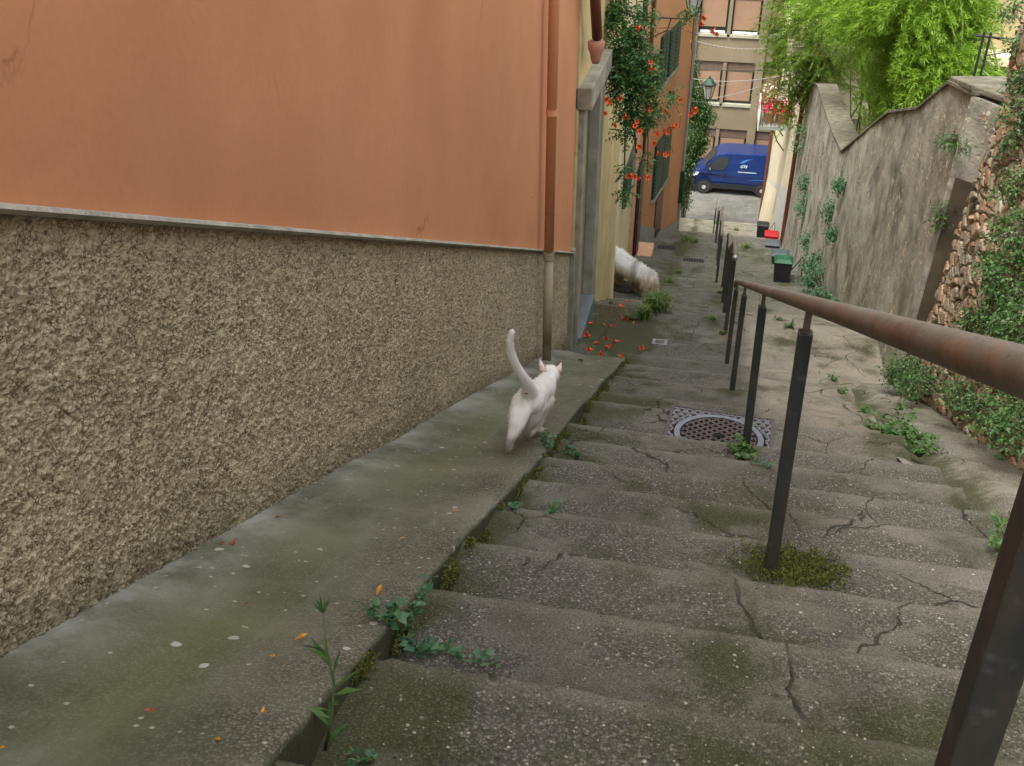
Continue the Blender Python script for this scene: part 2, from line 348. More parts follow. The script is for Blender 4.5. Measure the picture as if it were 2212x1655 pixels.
M['culm']=simple('bamboo_culm',(.18,.25,.06),.5)
t=NT('flower_red'); g=t.n.new('ShaderNodeNewGeometry').outputs['Random Per Island']
M['flower']=t.fin(t.ramp(t.noise(25,2),[(.3,(.6,.05,.015)),(.5,(.85,.15,.035)),(.7,(.92,.3,.09))]),.5,spec=.3)
M['bud']=simple('flower_bud',(.55,.36,.08),.5,var=.4,sc_=30)
# metals and others
t=NT('rust_rail'); v=t.noise(1,6,.65,co=t.mapping((26,2.2,12)),dist=.4)
c=t.mix(t.math('MULTIPLY',t.ramp(v,[(.5,0.),(.6,1.)]),.55),(.15,.14,.118),(.22,.12,.07)); c=t.mix(t.ramp(t.noise(14,5,.7),[(.5,0.),(.7,1.)]),c,(.10,.07,.045)); c=t.mix(t.math('MULTIPLY',t.ramp(t.noise(3,4),[(.52,0.),(.65,1.)]),.6),c,(.25,.25,.22)); c=t.mix(t.ramp(t.noise(70,4,.75),[(.56,0.),(.66,.8)]),c,(.05,.04,.032))
M['rail']=t.fin(c,.55,t.noise(60,5,.7),.3,.003,.45)
t=NT('post_paint'); v=t.noise(9,6,.7,co=t.mapping((1,1,.35)))
c=t.mix(t.ramp(v,[(.46,0.),(.62,1.)]),(.03,.038,.038),(.06,.048,.038)); c=t.mix(t.math('MULTIPLY',t.ramp(t.noise(30,3),[(.6,0.),(.7,1.)]),.4),c,(.12,.13,.12))
M['post']=t.fin(c,.5,t.noise(70,4),.2,.002,.45)
M['iron']=simple('cast_iron',(.10,.08,.075),.55,.3,.35,40,.4,.4)
M['ringgrey']=simple('ring_iron',(.17,.19,.22),.45,.5,.2,30,.2,.5)
M['irongrey']=simple('grey_iron',(.21,.21,.22),.5,.4,.25,30,.3,.4)
M['ironlight']=simple('worn_iron',(.42,.44,.47),.35,.5,.15,30,.2,.5)
M['darkhole']=simple('dark_gap',(.012,.012,.012),.9)
M['recess']=simple('recess_shade',(.085,.068,.045),.9,var=.4,sc_=5)  # shade inside the doorway recess, given as a dark brown colour
M['rubber']=simple('dark_rubber',(.022,.022,.024),.85,var=.3,sc_=30)
M['stone']=render_mat('portal_stone',(.19,.18,.13),(.36,.34,.27),(.12,.11,.07),scale=4)
M['slate']=simple('blue_grey_slab',(.13,.15,.16),.6,var=.15,sc_=5)
M['pipeor']=render_mat('pipe_paint',(.60,.27,.13),(.68,.33,.165),(.56,.25,.125),bs=.05)
M['pipebe']=simple('pipe_beige',(.33,.28,.19),.6,var=.3,sc_=6)
M['brown']=simple('brown_paint',(.11,.035,.02),.5,var=.25)
M['darkbrown']=simple('dark_door',(.035,.016,.012),.5,var=.3)
M['terra']=simple('terracotta',(.38,.18,.12),.8,var=.2)
M['shut']=simple('green_shutter',(.012,.05,.03),.5,var=.2)
M['glass']=simple('dark_glass',(.02,.025,.025),.4,spec=.6,var=.1,bs=0)
M['pink']=simple('pink_plaster',(.6,.34,.22),.85)
M['roller']=simple('roller_blind',(.25,.155,.098),.7,var=.07,sc_=2)
M['ribbed']=simple('ribbed_panel',(.14,.1,.075),.8,var=.15,sc_=6)
M['lip']=simple('pale_mortar_lip',(.42,.40,.34),.9,var=.3,sc_=9,bs=.8,bd=.01)
M['sill']=simple('stone_sill',(.3,.29,.22),.8)
M['white']=simple('white_paint',(.75,.75,.72),.5,var=.05)
M['palegrey']=simple('pale_grey_plaster',(.46,.45,.40),.85)
M['grey']=simple('grey_paint',(.3,.31,.3),.7)
M['cable']=simple('cable',(.24,.23,.2),.7)
M['cabledark']=simple('cable_dark',(.06,.06,.055),.7)
M['tile']=simple('roof_tile',(.4,.2,.12),.9,var=.3,sc_=12,bs=.6,bd=.03)
M['soil']=simple('soil',(.10,.085,.05),.95,var=.4,sc_=3,bs=1,bd=.05)
M['street']=concrete('street_paving',(.2,.195,.175),(.15,.145,.13),(.1,.11,.06),.05,.15,True,.006,False,.3)
t=NT('brickwork'); bt=t.n.new('ShaderNodeTexBrick'); t.L(t.mapping((1,1,1),(0,math.pi/2,0)),bt.inputs[0]); bt.inputs['Scale'].default_value=3; bt.inputs['Color1'].default_value=(.3,.15,.09,1); bt.inputs['Color2'].default_value=(.22,.13,.09,1); bt.inputs['Mortar'].default_value=(.25,.21,.16,1); M['brick']=t.fin(bt.outputs[0],.9)
M['vanpaint']=simple('blue_van_paint',(.005,.022,.11),.25,var=.06,bs=0,spec=.5,coat=.6)
M['tyre']=simple('tyre',(.03,.028,.026),.9); M['rim']=simple('steel_rim',(.5,.48,.42),.45,.4)
M['plastic']=simple('black_plastic',(.018,.02,.022),.5); M['lamp']=simple('headlight',(.8,.82,.82),.15,spec=.6,bs=0)
M['logo']=simple('logo_pale',(.42,.52,.58),.5,var=.02); M['swoosh']=simple('logo_blue',(.03,.15,.42),.5,var=.05)
M['red']=simple('red_plastic',(.42,.012,.018),.45); M['greenlid']=simple('green_lid',(.015,.085,.04),.45); M['greylid']=simple('grey_lid',(.07,.09,.1),.4)
M['petal']=simple('geranium_petal',(.65,.02,.09),.6,var=.5,sc_=30); M['petalw']=simple('pale_petal',(.8,.66,.5),.6,var=.2,sc_=30)
M['lampglass']=simple('lantern_glass',(.33,.36,.3),.25,spec=.6,bs=0)
M['deadleaf']=simple('orange_leaf',(.5,.24,.03),.7,var=.4,sc_=40)
M['brownleaf']=simple('brown_leaf',(.24,.08,.035),.7,var=.4,sc_=40)
# ------------------------------------------------------------ ground sheets
def sheet(name,x0,x1,y0,y1,z,mat,n=2):
    V,F=grid(np.linspace(x0,x1,n),np.linspace(y0,y1,n),lambda a,b:(a,b,a*0+z)); o=npmesh(name,V,F,mat); return tag(o,kind='structure')
g_=sheet('ground',-700,700,-700,1200,-18.4,M['soil'])
st=sheet('street',-40,40,42.4,60,-18.0,M['street'],80)
V=np.zeros(len(st.data.vertices)*3,dtype=np.float32); st.data.vertices.foreach_get('co',V); V=V.reshape(-1,3); V[:,2]=np.interp(V[:,1],[42.4,46,60],[-17.72,-17.9,-17.95]); st.data.vertices.foreach_set('co',V.ravel())
# stairs
def rows(y0,y1):
    ys=[y0]; 
    for a,b in zip(NOS,NOS[1:]):
        if b<=y0 or a>=y1: continue
        st_=.018 if a<5 else (.035 if a<14 else .09)
        n=max(3,int((b-a)/st_)); ys+=[a+.004]+list(np.linspace(a+.012,b-.02,n))+[b-.009,b-.002]
    ys.append(y1); return np.array(sorted(set(round(y,5) for y in ys if y0<=y<=y1)))
def stair_mesh(name,x0,x1,y0,y1,dx,left=True):
    ys=rows(y0,y1); xs=np.arange(x0,x1+dx/2,dx)
    tz=np.array([tread(y) for y in ys])
    nos=np.array(NOS)
    # how near to the nosing in front (for rounding and chips)
    idx=np.clip(np.searchsorted(nos,ys),0,len(nos)-1); dn=nos[idx]-ys
    def fn(Yg,Xg):
        Z=np.repeat(tz[:,None],len(xs),1); D=np.maximum(np.repeat(dn[:,None],len(xs),1),0)
        K=np.repeat(idx[:,None],len(xs),1)
        jit=(vnoise(Xg+K*3.1,K*7.,.5,3)-.5)*.006+(vnoise(Xg+K*1.7,K*5.,.04,5)-.5)*.009
        chip=np.clip((vnoise(Xg*1.0+K*9.3,K*4.+Yg*.5,.06,8)-.86)*.12,0,.014)*(D<.03+.04*vnoise(Xg,Yg,.04,14))
        Z=Z-chip-.006*np.exp(-D/.006)+(vnoise(Xg,Yg,.9,1)-.5)*.008*np.clip(D/.1,.2,1)+(vnoise(Xg,Yg,.13,2)-.5)*.003
        b=(D>.0)&(D<.25)
        Y2=Yg+jit*np.where(D<.05,1,0)+jit*np.where(D>.30,1,0)*0
        # keep rows just past the nosing aligned with it
        K0=np.clip(K-1,0,None); past=Yg-nos[K0]; j2=(vnoise(Xg+K0*3.1,K0*7.,.5,3)-.5)*.006+(vnoise(Xg+K0*1.7,K0*5.,.04,5)-.5)*.009
        Y2=np.where((past>=0)&(past<.02),Yg+j2,Y2)
        return Xg,Y2,Z
    V,F=grid(ys,xs,fn); o=npmesh(name,V,F,M['steps']); tag(o,kind='structure')
    X=V[:,0];Y=V[:,1]
    moss=np.exp(-np.abs(X+.64)/.13)*.9+np.exp(-np.abs(X-1.2)/.12)*.6*(Y<8.3)
    for (a,b,r) in ((.305,2.53,.14),(.29,4.4,.1),(.3,6.5,.15),(-.5,1.35,.2),(.45,1.5,.45),(.25,3.15,.25),(-.4,5.6,.35),(-.9,8.8,.5),(-1.1,10,.6),(-.45,6.8,.3)):
        moss=moss+.8*np.exp(-((X-a)**2+(Y-b)**2)/(r*r))
    moss=moss+.3*((Y>9)&(Y<22))*vnoise(X,Y,1.,4)
    moss=moss+(vnoise(X,Y,.12,7)-.5)*.5
    yi=np.repeat(ys,len(xs)); k=np.clip(np.searchsorted(nos,yi),0,len(nos)-1); dd=np.maximum(nos[k]-yi,0); pa=np.maximum(yi-nos[np.clip(k-1,0,None)],0)
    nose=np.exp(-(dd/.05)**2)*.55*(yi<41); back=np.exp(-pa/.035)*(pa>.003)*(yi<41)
    sm=lambda v:np.clip(v,0,1)**2*(3-2*np.clip(v,0,1))
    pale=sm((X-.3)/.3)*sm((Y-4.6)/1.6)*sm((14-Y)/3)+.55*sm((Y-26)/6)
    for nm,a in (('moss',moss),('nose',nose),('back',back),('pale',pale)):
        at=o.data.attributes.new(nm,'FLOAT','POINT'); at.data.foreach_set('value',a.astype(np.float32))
    return o
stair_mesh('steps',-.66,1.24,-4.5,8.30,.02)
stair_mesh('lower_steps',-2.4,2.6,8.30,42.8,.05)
# side ramp along the house
ys=np.concatenate([np.arange(-4.5,0,.1),np.arange(0,8.25,.025)])
def rampf(Y,X):
    e=np.clip((X+.67)/.03,0,1); 
    return X+e*(vnoise(Y,Y*0,.4,9)-.5)*.022+e*(vnoise(Y,Y*0,.06,19)-.5)*.008, Y, -(.985+SL*Y)+(vnoise(X,Y,.6,6)-.5)*.018-.02*np.sin(np.clip((X+1.2)/.5,0,1)*math.pi)-e*e*.006-np.clip((Y-7.7)/.55,0,1)*.06
xs=np.concatenate([np.arange(-1.5,-.67,.02),[-.655,-.645,-.637]])
V,F=grid(ys,xs,rampf); V=V.reshape(len(ys),len(xs),3)
l1=V[:,-1:,:].copy(); l1[:,:,0]+=.001; l1[:,:,2]-=.02; low=V[:,-1:,:].copy(); low[:,:,0]+=.004; low[:,:,2]-=.30; V=np.concatenate([V,l1,low],1)
endr=V[-1:,:,:].copy(); endr[:,:,1]+=.01; endr[:,:,2]-=.3; V=np.concatenate([V,endr],0)
n,m=V.shape[:2]; i=np.arange(n-1)[:,None]*m+np.arange(m-1)[None,:]; F=np.stack([i,i+m,i+m+1,i+1],-1).reshape(-1,4)
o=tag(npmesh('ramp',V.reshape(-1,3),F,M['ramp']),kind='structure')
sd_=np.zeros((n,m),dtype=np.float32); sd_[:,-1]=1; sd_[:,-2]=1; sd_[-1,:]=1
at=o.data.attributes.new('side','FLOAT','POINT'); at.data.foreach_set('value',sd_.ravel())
# path on the right with a mossy gutter beside the steps
def pathf(Y,X):
    gz=-.05*np.exp(-((X-1.34)/.09)**2)+.03*np.clip((X-1.45)/.05,0,1)
    return X,Y,-(1.10+SL*Y)+gz+(vnoise(X,Y,.9,12)-.5)*.02+(vnoise(X,Y,.12,13)-.5)*.006
ys=np.concatenate([np.arange(-4.5,2,.1),np.arange(2,8.6,.03)])
V,F=grid(ys,np.arange(1.16,3.3,.03),pathf); o=npmesh('path',V,F,M['path']); tag(o,kind='structure')
X=V[:,0];Y=V[:,1]; ms=1.1*np.exp(-((X-1.33)/.13)**2)+.6*np.exp(-((X-2.)/.2)**2)
at=o.data.attributes.new('moss','FLOAT','POINT'); at.data.foreach_set('value',ms.astype(np.float32))
# ------------------------------------------------------------ near salmon house
hs_=empty('corner_house',(-1.27,0,-1),'salmon rendered house with a roughcast base and a downpipe, filling the left side','house')
w_=MB().prism([(-1.272,-6,-.014+.466*6),(-1.272,8.62,-.014-.466*8.62),(-1.272,8.62,5.5),(-1.272,-6,5.5)],(-8,0,0))
w_.build('wall',M['salmon'],hs_,bevel=.01)
MB().prism([(-1.36,-6,-1.5+.466*6),(-1.36,8.6,-1.5-.466*8.6),(-1.36,8.6,-.03-.466*8.6),(-1.36,-6,-.03+.466*6)],(-7.9,0,0)).build('wall_core',M['stone'],hs_)
# roughcast plinth: its top edge runs down with the alley
ys=np.concatenate([np.arange(-5,.6,.06),np.arange(.6,3,.007),np.arange(3,5,.009),np.arange(5,8.60,.013)]); ts=np.linspace(0,1,118)
def plf(Y,T):
    zt=-(.0175+SL*Y)+.0*Y+(vnoise(Y,Y*0,.18,21)-.5)*.012; zb=-(1.06+SL*Y)
    zt=-(.012+.466*Y)+(vnoise(Y,Y*0,.12,21)-.5)*.012
    Z=zb+(zt-zb)*np.minimum(T/.97,1); Xx=np.where(T>.995,-1.29,-1.258)
    return Xx+.0*Y,Y,Z
V,F=grid(ys,ts,plf); F=F[:,::-1]; o=npmesh('plinth',V,F,M['roughcast'],hs_)
T=np.tile(ts,len(ys)); lip=np.clip((T-.945)/.02,0,1); foot=np.clip(1-T/.2,0,1)
for nm,a in (('lip',lip),('foot',foot)):
    at=o.data.attributes.new(nm,'FLOAT','POINT'); at.data.foreach_set('value',a.astype(np.float32))
cp_=MB()
cy=np.linspace(-5,8.6,60)
for a_,b_ in zip(cy,cy[1:]): cp_.quad((-1.237,a_,-.015-.466*a_),(-1.237,b_,-.015-.466*b_),(-1.24,b_,-.006-.466*b_),(-1.24,a_,-.006-.466*a_)); cp_.quad((-1.24,a_,-.006-.466*a_),(-1.24,b_,-.006-.466*b_),(-1.30,b_,-.001-.466*b_),(-1.30,a_,-.001-.466*a_)); cp_.quad((-1.237,a_,-.015-.466*a_),(-1.237,b_,-.015-.466*b_),(-1.262,b_,-.026-.466*b_),(-1.262,a_,-.026-.466*a_))
cp_.build('plinth_lip',M['lip'],hs_)
# smooth quoin strip closing the plinth and the end of the plinth
MB().box(-1.30,-1.232,8.585,8.655,-5.4,-3.99).build('plinth_end',M['stone'],hs_,bevel=.006)
px0=AX(1193,765,-1.185); yp=6.98
pp=MB().tube([(-1.20,yp,-1.0+3.6),(-1.20,yp,-3.31)],.037,16).build('downpipe',M['pipeor'],hs_,smooth=True,label='salmon painted upper downpipe')
MB().tube([(-1.20,yp,-3.30),(-1.20,yp,-4.27)],.036,16).build('downpipe_foot',M['pipebe'],hs_,smooth=True,label='beige lower length of the downpipe')
for z in (-2.2,-.9): MB().lathe([(.039,-.02),(.042,-.02),(.042,.02),(.039,.02)],(-1.20,yp,z),16).build('pipe_bracket',M['pipeor'],hs_)
MB().lathe([(.038,-.03),(.044,-.03),(.044,.03),(.038,.03)],(-1.20,yp,-3.30),16).build('pipe_collar',M['pipebe'],hs_)
MB().box(-9.4,-.9,-6.4,8.9,5.5,5.7).build('eaves',M['brown'],hs_)
# ------------------------------------------------------------ yellow house with stone portal
yh=empty('yellow_house',(-1.24,10,-5.4),'narrow weathered yellow house with a grey stone doorway, next to the salmon house','house')
w=MB()
w.box(-9,-1.255,8.66,8.80,-7,2).box(-9,-1.255,8.8,9.72,-2.60,2).box(-9,-1.255,9.72,12.2,-8,2)
w.build('wall',M['yellow'],yh,bevel=.015)
MB().box(-1.30,-1.20,8.70,8.86,-5.3,-2.62).build('door_jamb',M['stone'],yh,bevel=.01)
MB().box(-1.30,-1.19,9.70,9.98,-5.5,-2.62).build('door_jamb',M['stone'],yh,bevel=.01)
MB().box(-1.30,-1.14,8.66,10.02,-2.70,-2.50).build('lintel',M['stone'],yh,bevel=.012)
MB().box(-1.52,-1.46,8.78,9.74,-5.1,-2.6).build('door',M['grey'],yh,bevel=.01)
MB().box(-1.50,-1.16,8.74,9.70,-5.2,-5.0).build('threshold',M['slate'],yh,bevel=.01)
MB().box(-1.285,-1.215,12.10,12.22,-7,2).build('corner_strip',M['cream'],yh,bevel=.008)
MB().tube([AX(1283,-60,-1.14),AX(1290,80,-1.14)],.045,12).build('downpipe',M['brown'],yh,smooth=True,label='rusty brown downpipe ending in a terracotta hopper')
q=AX(1288,100,-1.14)
MB().lathe([(.03,-.14),(.045,-.10),(.05,-.06),(.07,-.02),(.075,.04),(.065,.045)],(q.x,q.y,q.z),16).build('hopper',M['terra'],yh,smooth=True)
# ------------------------------------------------------------ cream house set back
ch=empty('cream_house',(-1.55,15,-7),'cream house front with green shutters, set back behind the dog','house')
MB().box(-9,-1.55,12.2,17.9,-10,-.8).build('wall',M['cream'],ch)
def wall_window(parent,X,y0,y1,z0,z1,mat='shut',frame=True):
    f=MB().box(X-.02,X+.03,y0,y1,z0,z1).build('window',M['glass'],parent)
    MB().box(X-.01,X+.055,y0-.04,y1+.04,z0-.07,z0).build('sill',M['sill'],f)
    a=(y1-y0)*.5
    for yy in (y0-a,y1+.01):
        sb=MB(); sb.box(X+.0,X+.05,yy,yy+a-.01,z0,z1)
        nl=int((z1-z0)/.08)
        for i in range(nl): sb.box(X+.05,X+.066,yy+.05,yy+a-.06,z0+.03+i*.08,z0+.075+i*.08)
        sb.build('shutter',M[mat],f)
def win_px(parent,X,x0,x1,y0,y1,**k):
    a=AX(x0,(y0+y1)/2,X);b=AX(x1,(y0+y1)/2,X); zt=(AX((x0+x1)/2,y0,X)).z; zb=(AX((x0+x1)/2,y1,X)).z
    ym=(a.y+b.y)/2; r=ray((x0+x1)/2,y0); zt=r.z/r.y*ym; r=ray((x0+x1)/2,y1); zb=r.z/r.y*ym
    w_=(b.y-a.y)/4
    wall_window(parent,X,ym-w_,ym+w_,zb,zt,**k)
win_px(ch,-1.55,1350,1390,292,365)
win_px(ch,-1.55,1390,1405,-40,28)
MB().box(-1.56,-1.50,17.9,18.35,-9,-2).build('pilaster',M['pink'],ch)
dr=MB().box(-1.56,-1.46,18.35,19.2,-9.1,-6.75).build('door',M['darkbrown'],ch)
MB().box(-1.46,-1.44,18.45,19.1,-8.9,-7.9).box(-1.46,-1.44,18.45,19.1,-7.8,-6.95).build('door_panel',M['darkbrown'],dr)
MB().box(-1.56,-1.50,18.35,19.2,-6.75,-2.2).build('upper_wall',M['salmon2'],ch)
MB().box(-1.6,-1.15,18.2,19.5,-9.3,-8.72).build('door_step',M['pink'],ch,bevel=.02)
# ------------------------------------------------------------ orange house further down
KO=.14; XO=-1.08-28*KO
def fx(Y): return XO+KO*Y
def AO(x,y,off=0.): r=ray(x,y); return r*((XO+off)/(r.x-KO*r.y))
def shear(mb):
    mb.v=[(x+fx(y),y,z) for x,y,z in mb.v]; return mb
oh=empty('orange_house',(fx(27),27,-12),'orange rendered house with dark green shutters, far left down the alley','house')
shear(MB().box(-7,0,19.25,28.2,-15,-3.6)).build('wall',M['salmon2'],oh)
MB().box(-2.4,-1.50,19.25,20.1,-10,-3.6).build('brick_pilaster',M['brick'],oh)
bb=MB()
for a_,b_ in zip(np.linspace(20.2,28.2,9)[:-1],np.linspace(20.2,28.2,9)[1:]):
    bb.quad((fx(a_)+.03,a_,Zg(a_)-.5),(fx(b_)+.03,b_,Zg(b_)-.5),(fx(b_)+.03,b_,Zg(b_)+.35),(fx(a_)+.03,a_,Zg(a_)+.35))
bb.build('plinth',M['grey'],oh)
def win_o(x0,x1,y0,y1,mat='shut',name='window'):
    p=AO(x0,(y0+y1)/2);q=AO(x1,(y0+y1)/2); ym=(p.y+q.y)/2; xmid=(x0+x1)/2
    r=ray(xmid,y0); zt=r.z*(AO(xmid,y0).x/r.x); r=ray(xmid,y1); zb=AO(xmid,y1).z
    sc_=ym/((AO(xmid,y0).y+AO(xmid,y1).y)/2); zt=ray(xmid,y0).z/ray(xmid,y0).y*ym; zb=ray(xmid,y1).z/ray(xmid,y1).y*ym
    f=shear(MB().box(-.05,.03,p.y,q.y,zb,zt)).build(name,M['glass' if name=='window' else mat],oh)
    if name=='window':
        shear(MB().box(-.03,.09,p.y-.05,q.y+.05,zb-.08,zb)).build('sill',M['sill'],f)
        mm=(p.y+q.y)/2
        for ya,yb in ((p.y,mm-.01),(mm+.01,q.y)):
            sb=MB().box(.03,.06,ya,yb,zb,zt)
            for i in range(int((zt-zb)/.09)): sb.box(.06,.075,ya+.04,yb-.04,zb+.03+i*.09,zb+.08+i*.09)
            shear(sb).build('shutter',M['shut'],f)
win_o(1443,1463,55,155); win_o(1424,1437,72,184); win_o(1412,1441,292,407)
win_o(1414,1427,420,508,'brown','door')
MB().box(fx(28),AY(1496,70,27.9).x,27.85,27.9,AY(1480,104,27.9).z,AY(1480,22,27.9).z).build('open_shutter',M['shut'],oh,label='dark green shutter swung open at the house corner')
MB().box(fx(28)-.05,fx(28)+.12,28.0,28.05,AY(1450,440,27.9).z,AY(1450,372,27.9).z).build('open_shutter',M['shut'],oh,label='lower green shutter open at the house corner')
MB().tube([(fx(28)+.06,28.1,-13),(fx(28)+.06,28.1,-3.6)],.04,10).build('downpipe',M['grey'],oh)
MB().tube([(-1.47,19.0,-3),(-1.47,19.0,-6.2),(-1.5,19.3,-6.8)],.035,8).build('cable_duct',M['brown'],oh)
# terrace wall the ivy tree leans on, between the orange house and the street
tw=empty('terrace_wall',(-1.6,34,-15),'low grey wall under the ivy tree, left of the lowest steps','wall')
b=MB()
for a_,b_ in ((28.2,33),(33,38),(38,42)): b.prism([(-2.2,a_,Zg(a_)-1),(-2.2,b_,Zg(b_)-1),(-2.2,b_,Zg(b_)+1.6),(-2.2,a_,Zg(a_)+1.6)],(.6,0,0))
b.build('face',M['stucco'],tw)
# ------------------------------------------------------------ institutional building across the street
FY=49.2
ib=empty('street_building',(0,FY,-18),'long beige concrete building with roller blinds, across the street behind the van','building')
def zy(y,x=1590,Y=FY): return AY(x,y,Y).z
z_sill0=zy(226); z_top0=zy(156); z_sill1=zy(76); z_top1=z_sill1+(z_top0-z_sill0)
FH=z_sill1-z_sill0
MB().box(-22,22,FY+.35,FY+12,-18.3,z_sill1+3*FH).build('wall',M['facade'],ib)
xm=(AY(1557,190,FY).x+AY(1564.5,190,FY).x)/2; xr0=AY(1627,190,FY).x; xr1=AY(1643,190,FY).x
per=2*((xr0+xr1)/2-xm)
for k in range(-5,6):
    c_=(xr0+xr1)/2+k*per
    MB().box(c_-.19,c_+.19,FY-.02,FY+.36,-18.2,z_sill1+2.9*FH).build('pillar',M['facade'],ib)
for fl in range(-1,3):
    zs=z_sill0+fl*FH; zt=zs+(z_top0-z_sill0)
    sp=MB().box(-20,20,FY+.10,FY+.36,zt+(FH-(zt-zs))*.26,zs+FH-.10).build('spandrel',M['facade'],ib)
    rb=MB().box(-20,20,FY+.2,FY+.36,zt,zt+(FH-(zt-zs))*.23)
    for x in np.arange(-9,9,.09): rb.box(x,x+.04,FY+.17,FY+.21,zt+.02,zt+(FH-(zt-zs))*.21)
    rb.build('ribbed_panel',M['ribbed'],ib)
    for k in range(-3,4):
        cc=xm+k*per
        MB().box(cc-.08,cc+.08,FY+.05,FY+.36,zs,zt+(FH-(zt-zs))*.23).build('mullion',M['facade'],ib)
        for s in (-1,1):
            a,b=(cc+.08,(cc+per/2)-.19) if s>0 else (cc-per/2+.19,cc-.08)
            wf=MB().box(a,b,FY+.30,FY+.34,zs,zt).build('window',M['glass'],ib)
            MB().box(a+.07,b-.09,FY+.2,FY+.26,zs+(.14 if fl!=1 else .30 if s<0 else .2),zt-.02).build('roller_blind',M['roller'],wf)
            MB().box(a-.02,b+.02,FY+.02,FY+.34,zs-.12,zs).build('sill',M['sill'],wf)
            if fl==1: MB().box(a+.08,b-.1,FY+.22,FY+.28,zs+.02,zs+.12).build('bottom_rail',M['white'],wf)
# ------------------------------------------------------------ right: pale house with balcony
rh=empty('pale_house',(1.8,32,-14),'pale cream house with a flowered balcony, at the lower right end of the alley','house')
c0=AX(1640,480,1.85)
MB().prism([(2.05,24.6,-19),(1.87,39.6,-19),(9,39.6,-19),(9,24.6,-19)],(0,0,13)).build('wall',M['creamR'],rh)
MB().prism([(2.0,33,-11.8),(2.0,33,-18.5),(1.62,33,-18.5),(1.86,33,-13.6)],(-.12,6.63,-2.6)).build('sloping_foot',M['creamR'],rh)
MB().prism([(2.042,24.7,-18.5),(1.862,39.62,-18.5),(1.862,39.62,-14.6),(2.042,24.7,-9.4)],(.005,0,0)).build('grey_band',M['palegrey'],rh)
MB().tube([(1.78,39.3,-18),(1.78,39.3,-6)],.06,8).build('downpipe',M['brown'],rh)
MB().tube([(1.93,27.4,-12.2),(1.93,27.4,-7.5)],.06,8).build('downpipe',M['brown'],rh,label='red brown downpipe at the near corner')
BZ=AY(1680,268,31.5).z
MB().box(1.0,1.86,31.2,32.9,BZ-.1,BZ).build('balcony_slab',M['grey'],rh)
MB().box(.98,1.01,31.15,32.95,BZ-.12,BZ+.5).build('balcony_panel',M['white'],rh)
br_=MB(); br_.tube([(1.0,31.2,BZ+.8),(1.85,31.2,BZ+.8)],.02,6).tube([(1.0,31.2,BZ+.8),(1.0,32.9,BZ+.8)],.02,6)
for x in np.linspace(1.0,1.85,8): br_.tube([(x,31.2,BZ),(x,31.2,BZ+.8)],.01,5)
br_.build('balcony_rail',M['brown'],rh)
for y in (31.3,32.7):
    MB().tube([(1.85,y,BZ-.75),(1.6,y,BZ-.45),(1.45,y,BZ-.1)],.02,6).build('balcony_bracket',M['darkbrown'],rh)
MB().box(1.2,9.3,24.3,40,-6,-5.8).build('eaves',M['creamR'],rh)
# ------------------------------------------------------------ far ochre house, top right
p0=AY(2000,-40,24); p1=AY(2212,120,24)
fh=empty('ochre_house',(p1.x,24,-6),'plain ochre house wall behind the bamboo, top right','house')
MB().box(2.9,16,25,34,-14,6).build('wall',M['ochre'],fh)
MB().box(2.5,16.4,24.6,34.4,6,6.25).build('roof',M['tile'],fh)
# ------------------------------------------------------------ garden wall (grey stucco)
GX=1.85
tl=[(2120,232),(2053,182),(1985,237),(1920,245),(1820,328)]
pts=[(AX(x,y,GX).y,AX(x,y,GX).z) for x,y in tl]
far=[(AX(x,y,1.8).y,AX(x,y,1.8).z) for x,y in ((1795,290),(1775,230),(1762,185))]+[(24.7,-6.7)]
prof=[(8.35,pts[0][1])]+[(max(8.4,y),z) for y,z in pts[1:]]+far
PY=[a for a,b in prof]; PZ=[b for a,b in prof]
for i in range(1,len(PY)):
    if PY[i]<=PY[i-1]: PY[i]=PY[i-1]+.05
gw=empty('garden_wall',(GX,14,-7),'tall stained grey stucco garden wall with flaking plaster on the right','wall')
ys=np.concatenate([np.arange(8.35,16,.035),np.arange(16,24.7,.08)]); ts=np.linspace(0,1,90)
def gwf(Y,T):
    zb=np.interp(Y,[a for a,b in PR],[b for a,b in PR])-.5; zt=np.interp(Y,PY,PZ)
    return GX+.0*Y-(1-T)*.1+(vnoise(Y,T*2,.9,31)-.5)*.03+(vnoise(Y,T*2.5,.25,32)-.5)*.012,Y,zb+(zt-zb)*T
V,F=grid(ys,ts,gwf); npmesh('face',V,F[:,::-1],M['stucco'],gw)
# coping: sloping top, a hand's breadth thick
cpt=MB()
for i in range(len(PY)-1):
    a,b=PY[i],PY[i+1]
    wdt=.38 if i>=4 else .30
    P=[(GX-.03,a,PZ[i]+.0),(GX-.03,b,PZ[i+1]),(GX+wdt,b,PZ[i+1]+.02),(GX+wdt,a,PZ[i]+.02)]
    cpt.prism(P,(0,0,.035))
cpt.build('coping',M['cap'],gw,bevel=.006)
bk=MB()
for i in range(len(PY)-1):
    a,b=PY[i],PY[i+1]; bk.quad((GX+.3,a,-13),(GX+.3,b,-13),(GX+.3,b,PZ[i+1]),(GX+.3,a,PZ[i]))
bk.build('back',M['stucco'],gw)
